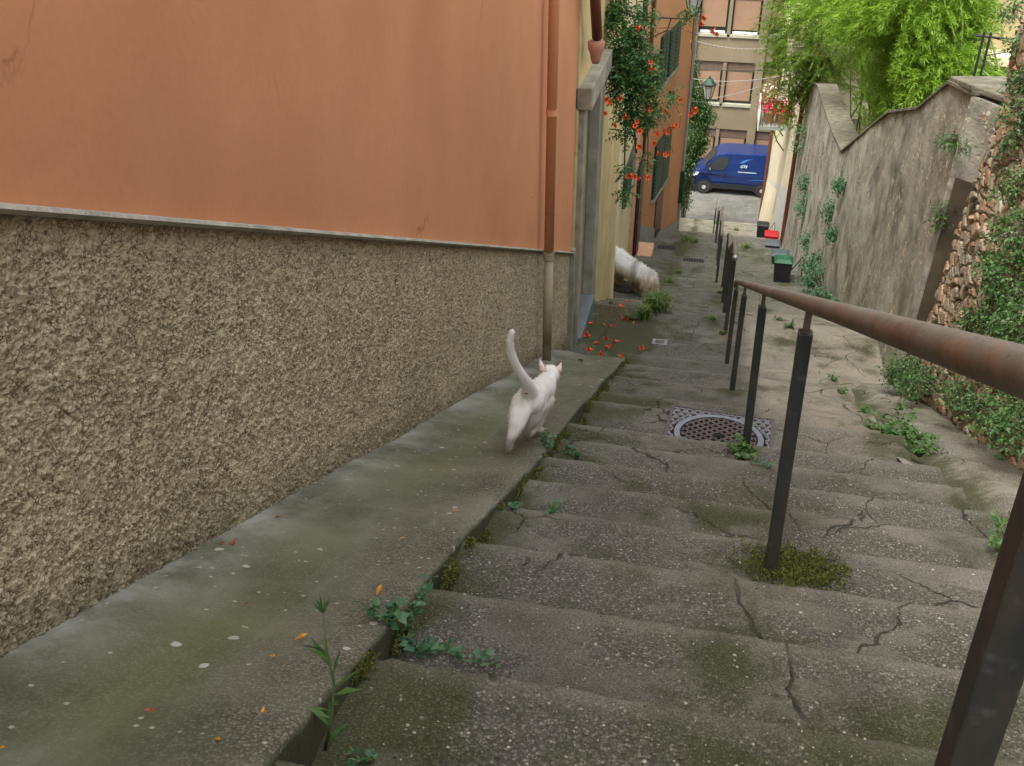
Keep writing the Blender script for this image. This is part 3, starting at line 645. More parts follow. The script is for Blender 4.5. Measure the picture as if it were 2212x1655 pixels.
# oblique return with a dark doorway, and the sloping slab over it
z0=-5.6; zc=PZ[0]
A=Vector((GX+.0,8.36,0)); B=Vector((2.75,8.10,0)); dv=(B-A)
def onr(s,z):
    q=A+dv*s; return (q.x-.02-.1*(zc-z)/3*(1-s),q.y,z)
rt=MB(); dn_=(.15,.25,0)
rt.prism([onr(0,z0),onr(.05,z0),onr(.05,-2.95),onr(1,-3.1),onr(1,zc-.25),onr(0,zc)],dn_)
rt.build('return_wall',M['stucco'],gw)
MB().prism([onr(.05,z0),onr(1,z0),onr(1,-3.1),onr(.05,-2.95)],(.5,.9,0)).build('doorway',M['recess'],gw)
pk=(GX-.02,PY[1],PZ[1]+.02)
MB().prism([onr(-.02,zc+.03),onr(1.1,zc-.2),(3.4,9.6,zc-.15),pk],(0,0,.05)).build('slab_roof',M['cap'],gw,bevel=.01)
# ------------------------------------------------------------ rubble brick retaining wall
rw=empty('rubble_wall',(1.95,5,-4),'overgrown rubble and brick retaining wall at the right edge','wall')
ys=np.concatenate([np.arange(-4.5,3.5,.12),np.arange(3.5,7.97,.016)]); ts=np.linspace(0,1,200)
def rwf(Y,T):
    zb=-(1.35+SL*Y); H=3.4; z=zb+H*T
    return 1.80+.2*T+(vnoise(Y,T*3.4,.55,41)-.5)*.10+.0*Y,Y,z
V,F=grid(ys,ts,rwf); npmesh('face',V,F[:,::-1],M['rubble'],rw)
# its ragged end and its top
us=np.linspace(0,1,16)
def enf(T,U):
    zb=-(1.35+SL*7.966); z=zb+3.4*T
    return 1.80+.2*T+(vnoise(7.966+T*0,T*3.4,.55,41)-.5)*.10+U*.9,7.966+.0*U,z
V,F=grid(ts,us,enf); npmesh('end_face',V,F,M['rubble'],rw)
MB().prism([(2.05,-4.5,-(1.35-SL*4.5)+3.35),(2.05,8.0,-(1.35+SL*8)+3.35),(6,8.0,-(1.35+SL*8)+3.35),(6,-4.5,-(1.35-SL*4.5)+3.35)],(0,0,.03)).build('top',M['cap'],rw)
# garden soil behind the walls
V,F=grid(np.linspace(2.1,40,40),np.linspace(8.8,60,60),lambda X,Y:(X,Y,np.interp(Y,[0,8,12,16,27,60],[-2.6,-3.4,-4.4,-6,-8,-17.8])+vnoise(X,Y,2,3)*.3+np.clip((X-3)*.12,0,1.5)))
tag(npmesh('terrain',V,F,M['soil']),kind='structure')
exec_after=[]
# ------------------------------------------------------------ handrails
def unit(v): v=np.asarray(v,float); return v/np.maximum(np.linalg.norm(v,axis=-1,keepdims=True),1e-6)
def railing(label,pts,posts,stub=.055,gap=False):
    """pts: rail centre line; posts: (x,y) feet"""
    t=empty('handrail',(pts[0][0],pts[0][1],surf(*pts[0][:2])),label,'handrail','pipe handrails down the middle of the steps')
    P=[Vector(p) for p in pts]
    d=(P[-1]-P[-2]).normalized(); e=P[-1]
    line=P+[e+d*.03+Vector((0,0,-.012)),e+d*.05+Vector((0,0,-.05))]
    d0=(P[0]-P[1]).normalized(); line=[P[0]+d0*.05+Vector((0,0,-.05)),P[0]+d0*.03+Vector((0,0,-.012))]+line
    MB().tube(line,.0235,20).build('rail',M['rail'],t,smooth=True)
    for x,y in posts:
        zr=np.interp(y,[p.y for p in P],[p.z for p in P]); xr=np.interp(y,[p.y for p in P],[p.x for p in P]); zg=surf(x,y)
        b=MB(); h=.0195; lean=xr-x
        b.prism([(x-h,y-h,zg-.04),(x+h,y-h,zg-.04),(x+h,y+h,zg-.04),(x-h,y+h,zg-.04)],(lean,0,zr-.03-stub-zg+.04))
        po=b.build('post',M['post'],t,bevel=.003)
        MB().box(xr-.009,xr+.009,y-.009,y+.009,zr-.03-stub-.005,zr-.015).build('stub',M['rail'],po)
    return t
def zr(Y): return -.07-.475*Y
railing('long rusty handrail nearest the camera, running down the steps from the right edge',[(.285,-2.0,zr(-2.0)),(.285,2,zr(2)),(.27,4.5,zr(4.5)),(.26,8.38,zr(8.38))],[(.305,-1.3),(.306,.71),(.302,2.57),(.29,4.43),(.27,6.55),(.262,8.30)])
def far_rail(label,y0,y1,x,n):
    ys=np.linspace(y0,y1,8); railing(label,[(x,y,Zg(y)+.86) for y in ys],[(x,y) for y in np.linspace(y0+.1,y1-.1,n)])
far_rail('second handrail, its near end capped in bare metal just past the first',9.3,14.6,.24,4)
far_rail('third handrail, behind the second where the steps bend',15.4,21.5,.15,4)
far_rail('fourth handrail, low on the steps before the van',22.5,30.5,.1,5)
far_rail('lowest handrail, ending at the street by the van',31.2,41.2,.02,5)
c=Vector((.24,9.3,Zg(9.3)+.86))
capo=MB().lathe([(.026,-.03),(.027,0),(.02,.012),(.001,.016)],(0,0,0),14).build('rail_cap',M['ironlight'],None,smooth=True)
capo.parent=[o for o in bpy.data.objects if o.name=='handrail.001'][0]; capo.location=c-Vector(capo.parent.location)+Vector((0,-.045,-.012)); capo.rotation_euler=(R(75),0,0)
# ------------------------------------------------------------ iron covers
mh=empty('manhole_cover',(.16,4.97,-3.43),'square cast iron manhole frame with a round lid, in the steps beside the rail','manhole')
def mz(Y): return tread(Y)+.012
zc=mz(4.97)
def gridbars(cx,cy,z,inside,step,ang,wd,h,L=.6):
    b=MB()
    for a in ang:
        ca,sa=math.cos(a),math.sin(a)
        for o_ in np.arange(-L,L,step):
            run=[]
            for s in np.arange(-L,L,.012):
                x=cx+ca*s-sa*o_; y=cy+sa*s+ca*o_
                if inside(x-cx,y-cy): run.append((x,y))
                else:
                    if len(run)>1: b.prism([(run[0][0]-sa*wd,run[0][1]+ca*wd,z),(run[-1][0]-sa*wd,run[-1][1]+ca*wd,z),(run[-1][0]+sa*wd,run[-1][1]-ca*wd,z),(run[0][0]+sa*wd,run[0][1]-ca*wd,z)],(0,0,h))
                    run=[]
            if len(run)>1: b.prism([(run[0][0]-sa*wd,run[0][1]+ca*wd,z),(run[-1][0]-sa*wd,run[-1][1]+ca*wd,z),(run[-1][0]+sa*wd,run[-1][1]-ca*wd,z),(run[0][0]+sa*wd,run[0][1]-ca*wd,z)],(0,0,h))
    return b
MB().box(-.31,.31,-.31,.31,-.05,0).build('base_plate',M['darkhole'],mh,local=True)
sq=lambda x,y: abs(x)<.30 and abs(y)<.30 and x*x+y*y>.265**2
gridbars(0,0,0,sq,.042,(R(60),R(-60),R(0)),.006,.008).build('frame_pattern',M['irongrey'],mh,local=True)
e=MB()
for a,b,c_,d in((-.31,-.29,-.31,.31),(.29,.31,-.31,.31),(-.29,.29,-.31,-.295),(-.29,.29,.295,.31)): e.box(a,b,c_,d,-.02,.011)
e.build('frame_edge',M['iron'],mh,local=True)
MB().lathe([(.225,0),(.225,.012),(.258,.012),(.258,0)],k=48,cap=False).build('ring',M['ringgrey'],mh,local=True)
gridbars(0,0,.001,lambda x,y:x*x+y*y<.22**2,.04,(R(45),R(-45)),.007,.009).build('lid_pattern',M['iron'],mh,local=True)
MB().box(-.03,.03,-.015,.015,0,.016).build('lifting_slot',M['darkhole'],mh,local=True)
mh.location=(.165,4.99,tread(4.99)+.014); mh.rotation_euler=(-.1,0,R(-3))
p=hit(1425,741)
uc=empty('utility_cover',(p.x,p.y,p.z+.004),'small blue-grey rectangular meter cover on the landing','cover')
MB().box(-.075,.075,-.055,.055,-.02,.01).build('frame',M['irongrey'],uc,local=True,bevel=.003); MB().box(-.045,.045,-.03,.03,.01,.014).build('lid',M['iron'],uc,local=True)
p=hit(1349,630)
rc=empty('round_drain_cover',(-1.13,12.95,tread(12.95)+.01),'dark round scuffed iron cover on the ground under the dog','manhole')
MB().lathe([(.20,-.04),(.20,.0),(.185,.02),(.17,.012),(.001,.02)],k=36).build('lid',M['rubber'],rc,local=True,smooth=False)
gridbars(0,0,.016,lambda x,y:x*x+y*y<.16**2,.05,(R(30),R(-50)),.005,.008).build('lid_pattern',M['iron'],rc,local=True)
for x,y,l in ((1498,564,'small dark drain grate in the middle of the lower steps'),(1440,536,'dark oblong drain grate near the orange house')):
    p=hit(x,y); g=empty('drain_grate',(p.x,p.y,p.z+.006),l,'drain')
    MB().box(-.2,.2,-.1,.1,-.03,.006).build('grate_frame',M['plastic'],g,local=True)
    b=MB()
    for k in np.linspace(-.17,.17,8): b.box(k-.012,k+.012,-.08,.08,.006,.010)
    b.build('slots',M['darkhole'],g,local=True)
# ------------------------------------------------------------ van
S_=.88; VX,VY,VZ=-.64-.95*S_,46.95,-17.87
van=empty('parked_van',(VX,VY,VZ),'blue panel van with pale lettering parked across the bottom of the alley','van')
van.scale=(S_,S_,S_)
prof_=[(.03,.32),(0,.55),(.03,.8),(.10,.98),(.35,1.12),(.80,1.30),(1.10,1.66),(1.42,1.98),(1.60,2.10),(1.9,2.17),(3.4,2.2),(4.85,2.19),(4.95,2.1),(5.0,1.2),(5.0,.35)]
def inset(z,x): return .0+.16*max(0,(z-1.05)/1.2)**1.4+ .22*max(0,(.5-x)/.5)**2
body=MB(); n=len(prof_)
L_=[(x,-1.0+inset(z,x)+0.0,z) for x,z in prof_]; R_=[(x,1.0-inset(z,x),z) for x,z in prof_]
L2=[(x+(.06 if x<1 else 0 if x<4.5 else -.02),-1.0+inset(z,x)+.10,z+(.05 if z>1.9 else .02 if z>.9 else 0)) for x,z in prof_]
R2=[(a,-b,c_) for a,b,c_ in L2]
body.v=L_+L2+R2+R_
for i in range(n):
    j=(i+1)%n
    for k in range(3): body.f.append((k*n+i,k*n+j,(k+1)*n+j,(k+1)*n+i))
mid=len(body.v); body.v+=[(2.6,-.98,1.0),(2.6,.98,1.0)]
for i in range(n):
    j=(i+1)%n; body.f.append((i,j,mid)); body.f.append((3*n+i,3*n+j,mid+1))
bo=body.build('body',M['vanpaint'],van,local=True)
def plate(pts,y,name,mat,parent,th=.012,follow=True):
    q=[(x,(-1.0+inset(z,x) if follow else y)-.006,z) for x,z in pts]
    return MB().prism(q,(0,-th if True else 0,0)).build(name,mat,parent,local=True)
plate([(1.02,1.36),(1.2,1.62),(1.5,1.93),(1.62,1.99),(2.08,2.0),(2.06,1.6),(1.92,1.36),(1.6,1.30)],0,'side_window',M['glass'],van)
wsp=[(.86,1.37),(1.10,1.69),(1.40,1.97)]
ws=MB()
for s0,s1 in zip(wsp,wsp[1:]):
    ws.quad((s0[0]-.02,-.80+.0,s0[1]+.035),(s1[0]-.02,-.78,s1[1]+.045),(s1[0]-.02,.78,s1[1]+.045),(s0[0]-.02,.80,s0[1]+.035))
ws.build('windscreen',M['glass'],van,local=True)
plate([(.9,.32),(4.9,.32),(4.9,.62),(1.5,.60)],0,'side_cladding',M['plastic'],van,th=.02)
plate([(.02,.3),(.5,.3),(.42,.78),(.05,.75)],0,'bumper',M['plastic'],van,th=.015)
for wx in (.95,3.95):
    for sy in (-1,1):
        a=[(wx+.44*math.cos(q),sy*1.005,.34+.44*math.sin(q)) for q in np.linspace(-.25,math.pi+.25,24)]
        MB().prism(a,(0,sy*.02,0)).build('wheel_arch',M['darkhole'],van,local=True)
        wv=empty('wheel',(wx,sy*.93,.34),None,None); wv.parent=van
        tyre=MB().lathe([(.20,-.11),(.31,-.11),(.34,-.08),(.34,.08),(.31,.11),(.20,.11)],k=32); 
        tyre.v=[(x,z,y) for x,y,z in tyre.v]; tyre.build('tyre',M['tyre'],wv,local=True)
        rm=MB().lathe([(.205,-.10),(.20,.06),(.12,.09),(.1,.118),(.03,.12)],k=24)
        rm.v=[(x,z*sy,y) for x,y,z in rm.v]; rm.build('rim',M['rim'],wv,local=True)
        hb=MB()
        for k in range(8):
            q=k*math.pi/4; hb.box(.145*math.cos(q)-.022,.145*math.cos(q)+.022,-.13 if sy<0 else .085,-.085 if sy<0 else .13,.145*math.sin(q)-.022,.145*math.sin(q)+.022)
        hb.build('hub_holes',M['plastic'],wv,local=True)
plate([(.06,.86),(.42,1.13),(.62,1.15),(.52,1.0),(.2,.84)],0,'headlight',M['lamp'],van,th=.02)
MB().box(-.0,.10,.62,.95,.86,1.02).build('headlight',M['lamp'],van,local=True,bevel=.02)
for sy in(-1,1): MB().box(1.05,1.16,sy*1.02-.12,sy*1.02+.12,1.28,1.62).build('wing_mirror',M['plastic'],van,local=True,bevel=.03)
MB().box(1.16,1.175,-1.12,-.95,1.32,1.45).build('mirror_glass',M['lamp'],van,local=True)
plate([(1.84,1.0),(1.97,1.0),(1.97,1.22),(1.84,1.22)],0,'door_handle',M['plastic'],van,th=.015)
for x in (2.15,3.35): plate([(x,.62),(x+.012,.62),(x+.012,2.02),(x,2.02)],0,'door_seam',M['darkhole'],van,th=.003)
plate([(1.0,.98),(4.9,1.02),(4.9,1.035),(1.0,.995)],0,'body_crease',M['darkhole'],van,th=.003)
fc=bpy.data.curves.new('text','FONT'); fc.body='GTS'; fc.size=.19; fc.shear=.35; fc.extrude=.004; fc.offset=.006
fo=bpy.data.objects.new('tmp',fc); COL.objects.link(fo); dg=bpy.context.evaluated_depsgraph_get()
me=bpy.data.meshes.new_from_object(fo.evaluated_get(dg)); bpy.data.objects.remove(fo)
me.materials.clear(); me.materials.append(M['logo']); lt=bpy.data.objects.new('lettering',me); COL.objects.link(lt); lt.parent=van
def side_y(z): return -1.0+inset(z,3)-.024
lt.location=(2.70,side_y(1.6)-.02,1.52); lt.rotation_euler=(R(90-8),0,0)
sw=[(2.66,1.74),(2.80,1.86),(3.0,1.94),(3.32,1.98),(3.05,1.90),(2.95,1.82),(2.86,1.76)]; plate(sw,0,'swoosh',M['swoosh'],van,th=.006)
b=MB(); x=2.62
while x<3.55:
    w_=random.choice((.03,.045,.05)); z=1.26; b.prism([(x,-1.0+inset(z,3)-.02,z),(x+w_,-1.0+inset(z,3)-.02,z),(x+w_,-1.0+inset(z,3)-.02,z+.055),(x,-1.0+inset(z,3)-.02,z+.055)],(0,-.004,0)); x+=w_+.012
b.build('small_print_line',M['logo'],van,local=True)
plate([(3.2,.86),(4.7,.98),(4.7,1.0),(3.6,.92)],0,'stripe',M['swoosh'],van,th=.006)
# ------------------------------------------------------------ lanterns and cables
def lantern(loc,w,label,armx):
    t=empty('wall_lantern',loc,label,'lantern','wall lanterns on iron brackets')
    s=w/.3
    def fr(z0,r0,z1,r1,mat,name):
        b=MB(); b.lathe([(r0*s,z0*s),(r1*s,z1*s)],k=6); return b.build(name,mat,t,local=True)
    fr(0,.07,.32,.15,M['lampglass'],'glass'); fr(.32,.175,.35,.175,M['darkbrown'],'rim'); fr(.35,.16,.47,.06,M['shut'],'hood'); fr(.47,.03,.53,.02,M['shut'],'finial'); fr(-.05,.05,0,.08,M['shut'],'foot')
    bb=MB()
    for k in range(6):
        q=k*math.pi/3; bb.tube([(.075*s*math.cos(q),.075*s*math.sin(q),0),(.155*s*math.cos(q),.155*s*math.sin(q),.32*s)],.008*s,5)
    bb.build('glazing_bars',M['darkbrown'],t,local=True)
    MB().tube([(0,0,-.05*s),(-.05,0,-.1*s),(armx-loc.x,0,-.1*s)],.014,6).tube([(armx-loc.x,0,-.55*s),(armx*.4-loc.x*.4,0,-.28*s),(-.35*(loc.x-armx),0,-.11*s)],.01,6).build('bracket',M['darkbrown'],t,local=True)
p=AY(1497,26,16); lantern(Vector(p),.30,'dark lantern on a long bracket, near, cut by the top of the picture',-1.55)
p=AY(1529,212,33); lantern(Vector(p),.40,'small dark lantern by the ivy, lower and farther down the alley',-1.7)
def cable(label,p0,p1,sag,r,mat,beads=0):
    P=[]
    for i in range(25):
        u=i/24; q=p0.lerp(p1,u); q=q-Vector((0,0,sag*4*u*(1-u))); P.append(q)
    b=MB().tube(P,r,6)
    if beads:
        for i in range(beads):
            u=(i+.5)/beads; q=p0.lerp(p1,u)-Vector((0,0,sag*4*u*(1-u))); b.lathe([(.008,-.04),(.022,-.028),(.022,.0),(.004,.008)],q,6)
    b.build('cable',M[mat],None,label,'cable','cables strung across the alley',base=tuple(p0),smooth=True)
cable('upper beaded cable sagging across the beige building',AY(1480,80,38),AY(1670,103,38),.18,.011,'cable',22)
cable('dark beaded cable level with the ribbed panel',AY(1480,150,44),AY(1670,150,40),.03,.018,'cabledark',26)
cable('pale cable in front of the middle windows',AY(1485,168,36),AY(1690,163,34),.15,.013,'cable',0)
cable('thin cable just under the pale one',AY(1500,188,36),AY(1690,165,34),.05,.007,'cable')
cable('cable slanting up from the far lantern to the right',AY(1540,212,34),AY(1700,165,33),.08,.012,'cable')
cable('grey cable looping down the orange house front',AO(1466,165,-.08*-1),AO(1428,237,.08),.35,.02,'cable')
# ------------------------------------------------------------ bins
def bin_(p,w,h,lid,label,body='plastic',handle=True,rz=0):
    t=empty('waste_caddy',tuple(p),label,'bin','small household bins along the right wall',rz)
    b=MB(); a=w*.42; c_=w*.5
    b.v=[(-a,-a,0),(a,-a,0),(a,a,0),(-a,a,0),(-c_,-c_,h),(c_,-c_,h),(c_,c_,h),(-c_,c_,h)]; b.f=[(0,1,2,3),(4,5,6,7),(0,1,5,4),(1,2,6,5),(2,3,7,6),(3,0,4,7)]
    b.build('body',M[body],t,local=True,bevel=.01)
    l=MB(); l.v=[(-c_-.015,-c_-.015,h),(c_+.015,-c_-.015,h),(c_+.015,c_+.015,h),(-c_-.015,c_+.015,h),(-c_*.7,-c_*.7,h+.05),(c_*.7,-c_*.7,h+.05),(c_*.7,c_*.7,h+.05),(-c_*.7,c_*.7,h+.05)]; l.f=b.f
    l.build('lid',M[lid],t,local=True,bevel=.008)
    if handle: MB().tube([(c_,-.02,h*.55),(c_+.16,-.02,h+.10),(c_+.18,-.02,h*.95),(c_+.18,-.02,h*.3)],.010,6).build('handle',M['plastic'],t,local=True)
    return t
def gp(x,y): return Vector((x,y,tread(y)))
bin_(gp(1.25,16.6),.30,.38,'greenlid','black food bin with a dark green lid, nearest of the bins')
bin_(gp(1.46,20.6),.36,.20,'greylid','low black bin with a grey lid, just behind the green lidded one',handle=False)
bin_(gp(1.58,25.6),.38,.34,'greylid','dark bin in the middle of the row',handle=False)
bin_(gp(1.72,28.9),.40,.27,'red','red tub beside the pale house','red',False)
bin_(gp(1.52,30.6),.36,.5,'plastic','black bin behind the red tub, farthest of the bins')
p=hit(1746,618); tag(MB().tube([(p.x+.0,p.y,p.z-.05),(p.x,p.y,p.z+.62)],.014,6).build('metal_stake',M['plastic'],None,base=tuple(p)),'thin dark metal stake standing in weeds by the wall','stake')
# balcony pots
for i,(x,y,l,pm,w_) in enumerate(((1664,232,'terracotta pot of crimson geraniums, left on the balcony','petal',.36),(1690,252,'low pot of red and white flowers, right on the balcony','red',.42))):
    q=AY(x,y,31.6); t=empty('flower_pot',(q.x,31.6,BZ),l,'potted plant')
    MB().lathe([(w_*.33,0),(w_*.5,.30),(w_*.54,.30),(w_*.54,.34),(w_*.4,.34)],k=16).build('pot',M['terra'],t,local=True)
    n=170; P=rng.normal(0,1,(n,3))*np.array([.17,.17,.16])+np.array([0,0,.55-.1*i]); b=MB()
    for pp_ in P:
        s=.045; a=rng.normal(0,1,3); a/=np.linalg.norm(a); c2=np.cross(a,rng.normal(0,1,3)); c2/=np.linalg.norm(c2); b.quad(pp_-a*s,pp_+c2*s,pp_+a*s,pp_-c2*s)
    b.build('blossom',M[pm],t,local=True)
    if i==0:
        b=MB()
        for pp_ in P[:90]:
            pp_=pp_+np.array([0,0,.33]); s=.04; a=rng.normal(0,1,3); a/=np.linalg.norm(a); c2=np.cross(a,rng.normal(0,1,3)); c2/=np.linalg.norm(c2); b.quad(pp_-a*s,pp_+c2*s,pp_+a*s,pp_-c2*s)
        b.build('blossom',M['petalw'],t,local=True,label='pale flower heads on top')
# ------------------------------------------------------------ leaf machinery
def leafmesh(name,P,D,size,wr,mat,parent,fold=.25,droop=.25):
    P=np.asarray(P,float);D=unit(D);n=len(P); size=np.broadcast_to(size,(n,))[:,None]
    up=unit(rng.normal(0,1,(n,3))*.55+np.array([0,0,1])); side=unit(np.cross(D,up)); nn=np.cross(side,D)
    tip=P+D*size+np.array([0,0,-1])*size*droop; m=P+D*size*.45
    a=m+side*size*wr+nn*size*fold*wr; b=m-side*size*wr+nn*size*fold*wr; c_=m
    V=np.stack([P,a,tip,b],1).reshape(-1,3); i=np.arange(n)[:,None]*4
    F=np.concatenate([i+[[0,1,2]],i+[[0,2,3]]],1).reshape(-1,3)
    return npmesh(name,V,F,mat,parent)
def dome(n,c,r,zs=1.,low=0.):
    d=unit(rng.normal(0,1,(n,3))); d[:,2]=np.abs(d[:,2]) if low==0 else d[:,2]
    q=rng.random((n,1))**.4
    return np.array(c)+d*q*np.array([r,r,r*zs]),d
def weed(p,h,n,label,mat='weed',size=.03,wr=.28,spread=1.,group=None,stems=7,cat='weed',name='weed'):
    """a clump of leafy stems growing from a crack"""
    p=Vector(p); t=empty(name,tuple(p),label,cat,group); sb=MB(); P=[];D=[]
    for k in range(stems):
        a=rng.random()*6.28; l=h*(.6+.5*rng.random()); sp=spread*h*(.25+.75*rng.random())
        pts=[]; 
        for u in np.linspace(0,1,6):
            pts.append(Vector((math.cos(a)*sp*u**1.3,math.sin(a)*sp*u**1.3,l*u*(1-.25*u*spread)-.01)))
        sb.tube(pts,[.0022+.0015*(1-u) for u in np.linspace(0,1,6)],5)
        m=max(3,n//stems)
        for u in np.sort(rng.random(m)**.7):
            q=pts[min(4,int(u*5))].lerp(pts[min(5,int(u*5)+1)],u*5-int(u*5)); P.append(tuple(p+q)); a2=rng.random()*6.28
            D.append((math.cos(a2)+math.cos(a)*.4,math.sin(a2)+math.sin(a)*.4,.25+.5*rng.random()))
    sb.build('stems',M['stem'],t,local=True)
    leafmesh('leaves',P,D,size*(.6+.7*rng.random(len(P))),wr,M[mat],t); return t
def tuft(p,h,n,label,mat='grass',spread=.5,group=None):
    p=Vector(p); t=empty('grass_tuft',tuple(p),label,'grass tuft',group); V=[];F=[]
    for k in range(n):
        a=rng.random()*6.28; b0=np.array([rng.normal(0,.25),rng.normal(0,.25),0])*h*spread; l=h*(.5+.6*rng.random()); lean=(.2+.7*rng.random())*spread
        s=np.array([-math.sin(a),math.cos(a),0])*.0022*max(1,h/.1); d=np.array([math.cos(a)*lean,math.sin(a)*lean,1.])*l
        q0=b0;q1=b0+d*.55;q2=b0+d*.9+np.array([math.cos(a)*lean*.5*l,math.sin(a)*lean*.5*l,-.25*l])
        i=len(V);V+=[q0-s,q0+s,q1-s*.8,q1+s*.8,q2]; F+=[(i,i+1,i+3),(i,i+3,i+2),(i+2,i+3,i+4)]
    npmesh('blades',np.array(V)+np.array(p),F,M[mat],t); return t
# ------------------------------------------------------------ weeds in the cracks
WG='weeds growing from the cracks'
p=hit(703,1622)
t=empty('tall_weed',tuple(p),'tall single weed with long narrow leaves beside the ramp edge, nearest plant','weed')
top=AY(698,1325,p.y+.02); mid_=AY(722,1480,p.y+.01)
pts=[p,p.lerp(mid_,.5)+Vector((.004,0,0)),mid_,mid_.lerp(top,.5)+Vector((-.004,0,0)),top]
MB().tube(pts,[.0035,.003,.0028,.0022,.0015],8).build('stem',M['stem'],t,smooth=True)
P=[];D=[];Sz=[]
for u in np.linspace(.06,.8,13):
    q=pts[int(u*4)].lerp(pts[int(u*4)+1],u*4-int(u*4)); a=u*14.; P.append(tuple(q)); D.append((math.cos(a),math.sin(a)*.6,.75)); Sz.append(.075*(1-.3*u)*(.8+.4*random.random()))
for k in range(9): P.append(tuple(pts[4])); a=k*.7; D.append((math.cos(a)*.45,math.sin(a)*.45,1)); Sz.append(.04)
leafmesh('leaves',P,D,np.array(Sz),.10,M['weed'],t,droop=.1)
def trailing(pts,n,size,label,mat='weedblue'):
    pts=[Vector(q)+Vector((0,0,.012)) for q in pts]; t=empty('trailing_weed',tuple(pts[0]),label,'weed'); MB().tube(pts,.002,5).build('stem',M['stem'],t)
    P=[];D=[]
    for k in range(n):
        u=rng.random()*(len(pts)-1.001); i=int(u); q=pts[i].lerp(pts[i+1],u-i); a=rng.random()*6.28; P.append((q.x+rng.normal(0,.008),q.y+rng.normal(0,.008),q.z+rng.random()*.02)); D.append((math.cos(a),math.sin(a),.3+.3*rng.random()))
    leafmesh('leaves',P,D,size*(.6+.6*rng.random(n)),.34,M[mat],t,droop=.1)
def hs(*q,dz=0): return [hit(*a)+Vector((0,0,dz)) for a in q]
trailing(hs((860,1395),(900,1420),(950,1410),(1000,1435),(1080,1445)),75,.026,'bluish weed trailing right across the step, below the tall leafy sprig')
trailing([hit(880,1400),hit(895,1380)+Vector((0,0,.05)),hit(915,1350)+Vector((0,0,.07)),hit(935,1310)+Vector((0,0,.08))],44,.024,'small upright sprig with paired leaves beside the ramp edge')
weed(hit(848,1392),.06,50,'low round-leaved weed spilling over the ramp edge',mat='weedblue',size=.026,wr=.38)
weed(hit(780,1645),.035,26,'tiny bluish weed at the bottom edge of the picture',mat='weedblue',size=.02,wr=.38)
for x,y,h,n,l in ((1112,1096,.035,18,'tiny weed where a step meets the ramp'),(1195,1106,.045,34,'small weed on the step, right of the tiny one at the ramp'),(1182,972,.07,60,'weed hanging over the ramp edge behind the cat'),(1240,985,.05,55,'flat weed on the step right of the cat'),(1255,780,.03,10,'tiny weed at the ramp edge ahead of the cat'),(1236,728,.09,60,'weed in the corner at the foot of the stone doorway')):
    weed(hit(x,y),h,n,l,size=.024,wr=.36,mat='weedblue',group=WG)
weed(hit(1600,985),.085,80,'broad leafy weed at the foot of the handrail post by the manhole','weed',.04,.4,1.1)
trailing(hs((1600,990),(1625,1005),(1650,1010),(1672,1020)),50,.02,'weed trailing right from the post foot by the manhole')
weed(hit(1945,955),.22,520,'big bright weed clump where the steps meet the gutter',size=.042,wr=.28,stems=24,spread=1.25)
weed(hit(1985,985),.13,200,'lower weed touching the big clump by the gutter',size=.03,wr=.28,stems=8)
for x,y,h,n,l in ((1800,822,.07,50,'small weed on the steps behind the rail, upper of two'),(1822,850,.06,36,'small weed behind the rail, lower of two'),(1868,890,.06,30,'thin weed above the big gutter clump'),(2142,1135,.06,40,'small weed in the lower gutter'),(2175,1195,.13,110,'bluish weed by the right edge next to the near post'),(2158,1000,.06,40,'little weed on the pale path at the right'),(1705,708,.10,120,'bushy weed on the landing right of the rail'),(1745,722,.08,70,'weed right of the bushy one on the landing'),(1680,690,.05,30,'small dark weed between two rail posts'),(1700,640,.07,50,'weed under the rail near the green bin')):
    weed(hit(x,y),h,n,l,size=.032,wr=.28,group=WG)
# grass tuft with fallen flowers
p=hit(1392,688); tuft(p,.2,380,'grass tuft with fallen orange flowers beside the doorway landing')
weed(hit(1365,690),.10,90,'leafy weed mixed with the grass tuft, dog side',size=.035,group=WG)
tuft(hit(1418,668),.26,420,'long yellowish grass at the dog\'s hind feet','grass',.8)
for x,y,h,l in ((1445,610,.14,'grass tuft on the steps right of the dog'),(1480,520,.22,'grass tuft below the orange house corner'),(1500,525,.2,'grass tuft next to the one by the orange house'),(1400,535,.2,'grass at the pink door step'),(1548,483,.25,'grass at the street edge, centre'),(1590,498,.2,'grass at the street edge by the lowest post'),(1650,482,.3,'grass at the foot of the pale house'),(1560,722,.07,'sparse grass at the foot of the first rail posts'),(1540,690,.08,'sparse grass between the rail feet'),(1555,633,.09,'short grass on the lower landing'),(1610,535,.2,'grass strip beside the lower rail'),(1465,590,.1,'thin grass in the middle of the lower steps'),(1320,655,.05,'dry grass at the foot of the yellow house')):
    tuft(hit(x,y),h,90,l,'grass',.9,'grass tufts on the alley steps')
# moss at the near post
p=Vector((.36,2.6,tread(2.6)))
V,F=grid(np.linspace(-.17,.22,60),np.linspace(-.17,.125,46),lambda a,b:(p.x+a,p.y+b,np.array([[tread(y)for y in row]for row in (p.y+b)])+.017-.03*np.clip(((a-.02)/.17)**2+((b)/.115)**2+(vnoise(a,b,.05,2)-.5)*.9,0,2)+(vnoise(a,b,.012,3)-.5)*.008))
tag(npmesh('moss_patch',V,F,M['moss'],base=tuple(p)),'olive green moss cushion round the foot of the near rail post','moss',kind='stuff')
def mosstips(name,Pp,parent=None,label=None):
    n=len(Pp); D=rng.normal(0,.7,(n,3))+np.array([0,0,1.]); o=leafmesh(name,Pp,D,.006+.006*rng.random(n),.3,M['mosstip'],parent,droop=0)
    if label: tag(o,label,'moss',kind='stuff')
    return o
M['mosstip']=leafmat('moss_tips',(.04,.05,.01),(.10,.12,.02),(.19,.2,.05),.1,.9)
P=[]
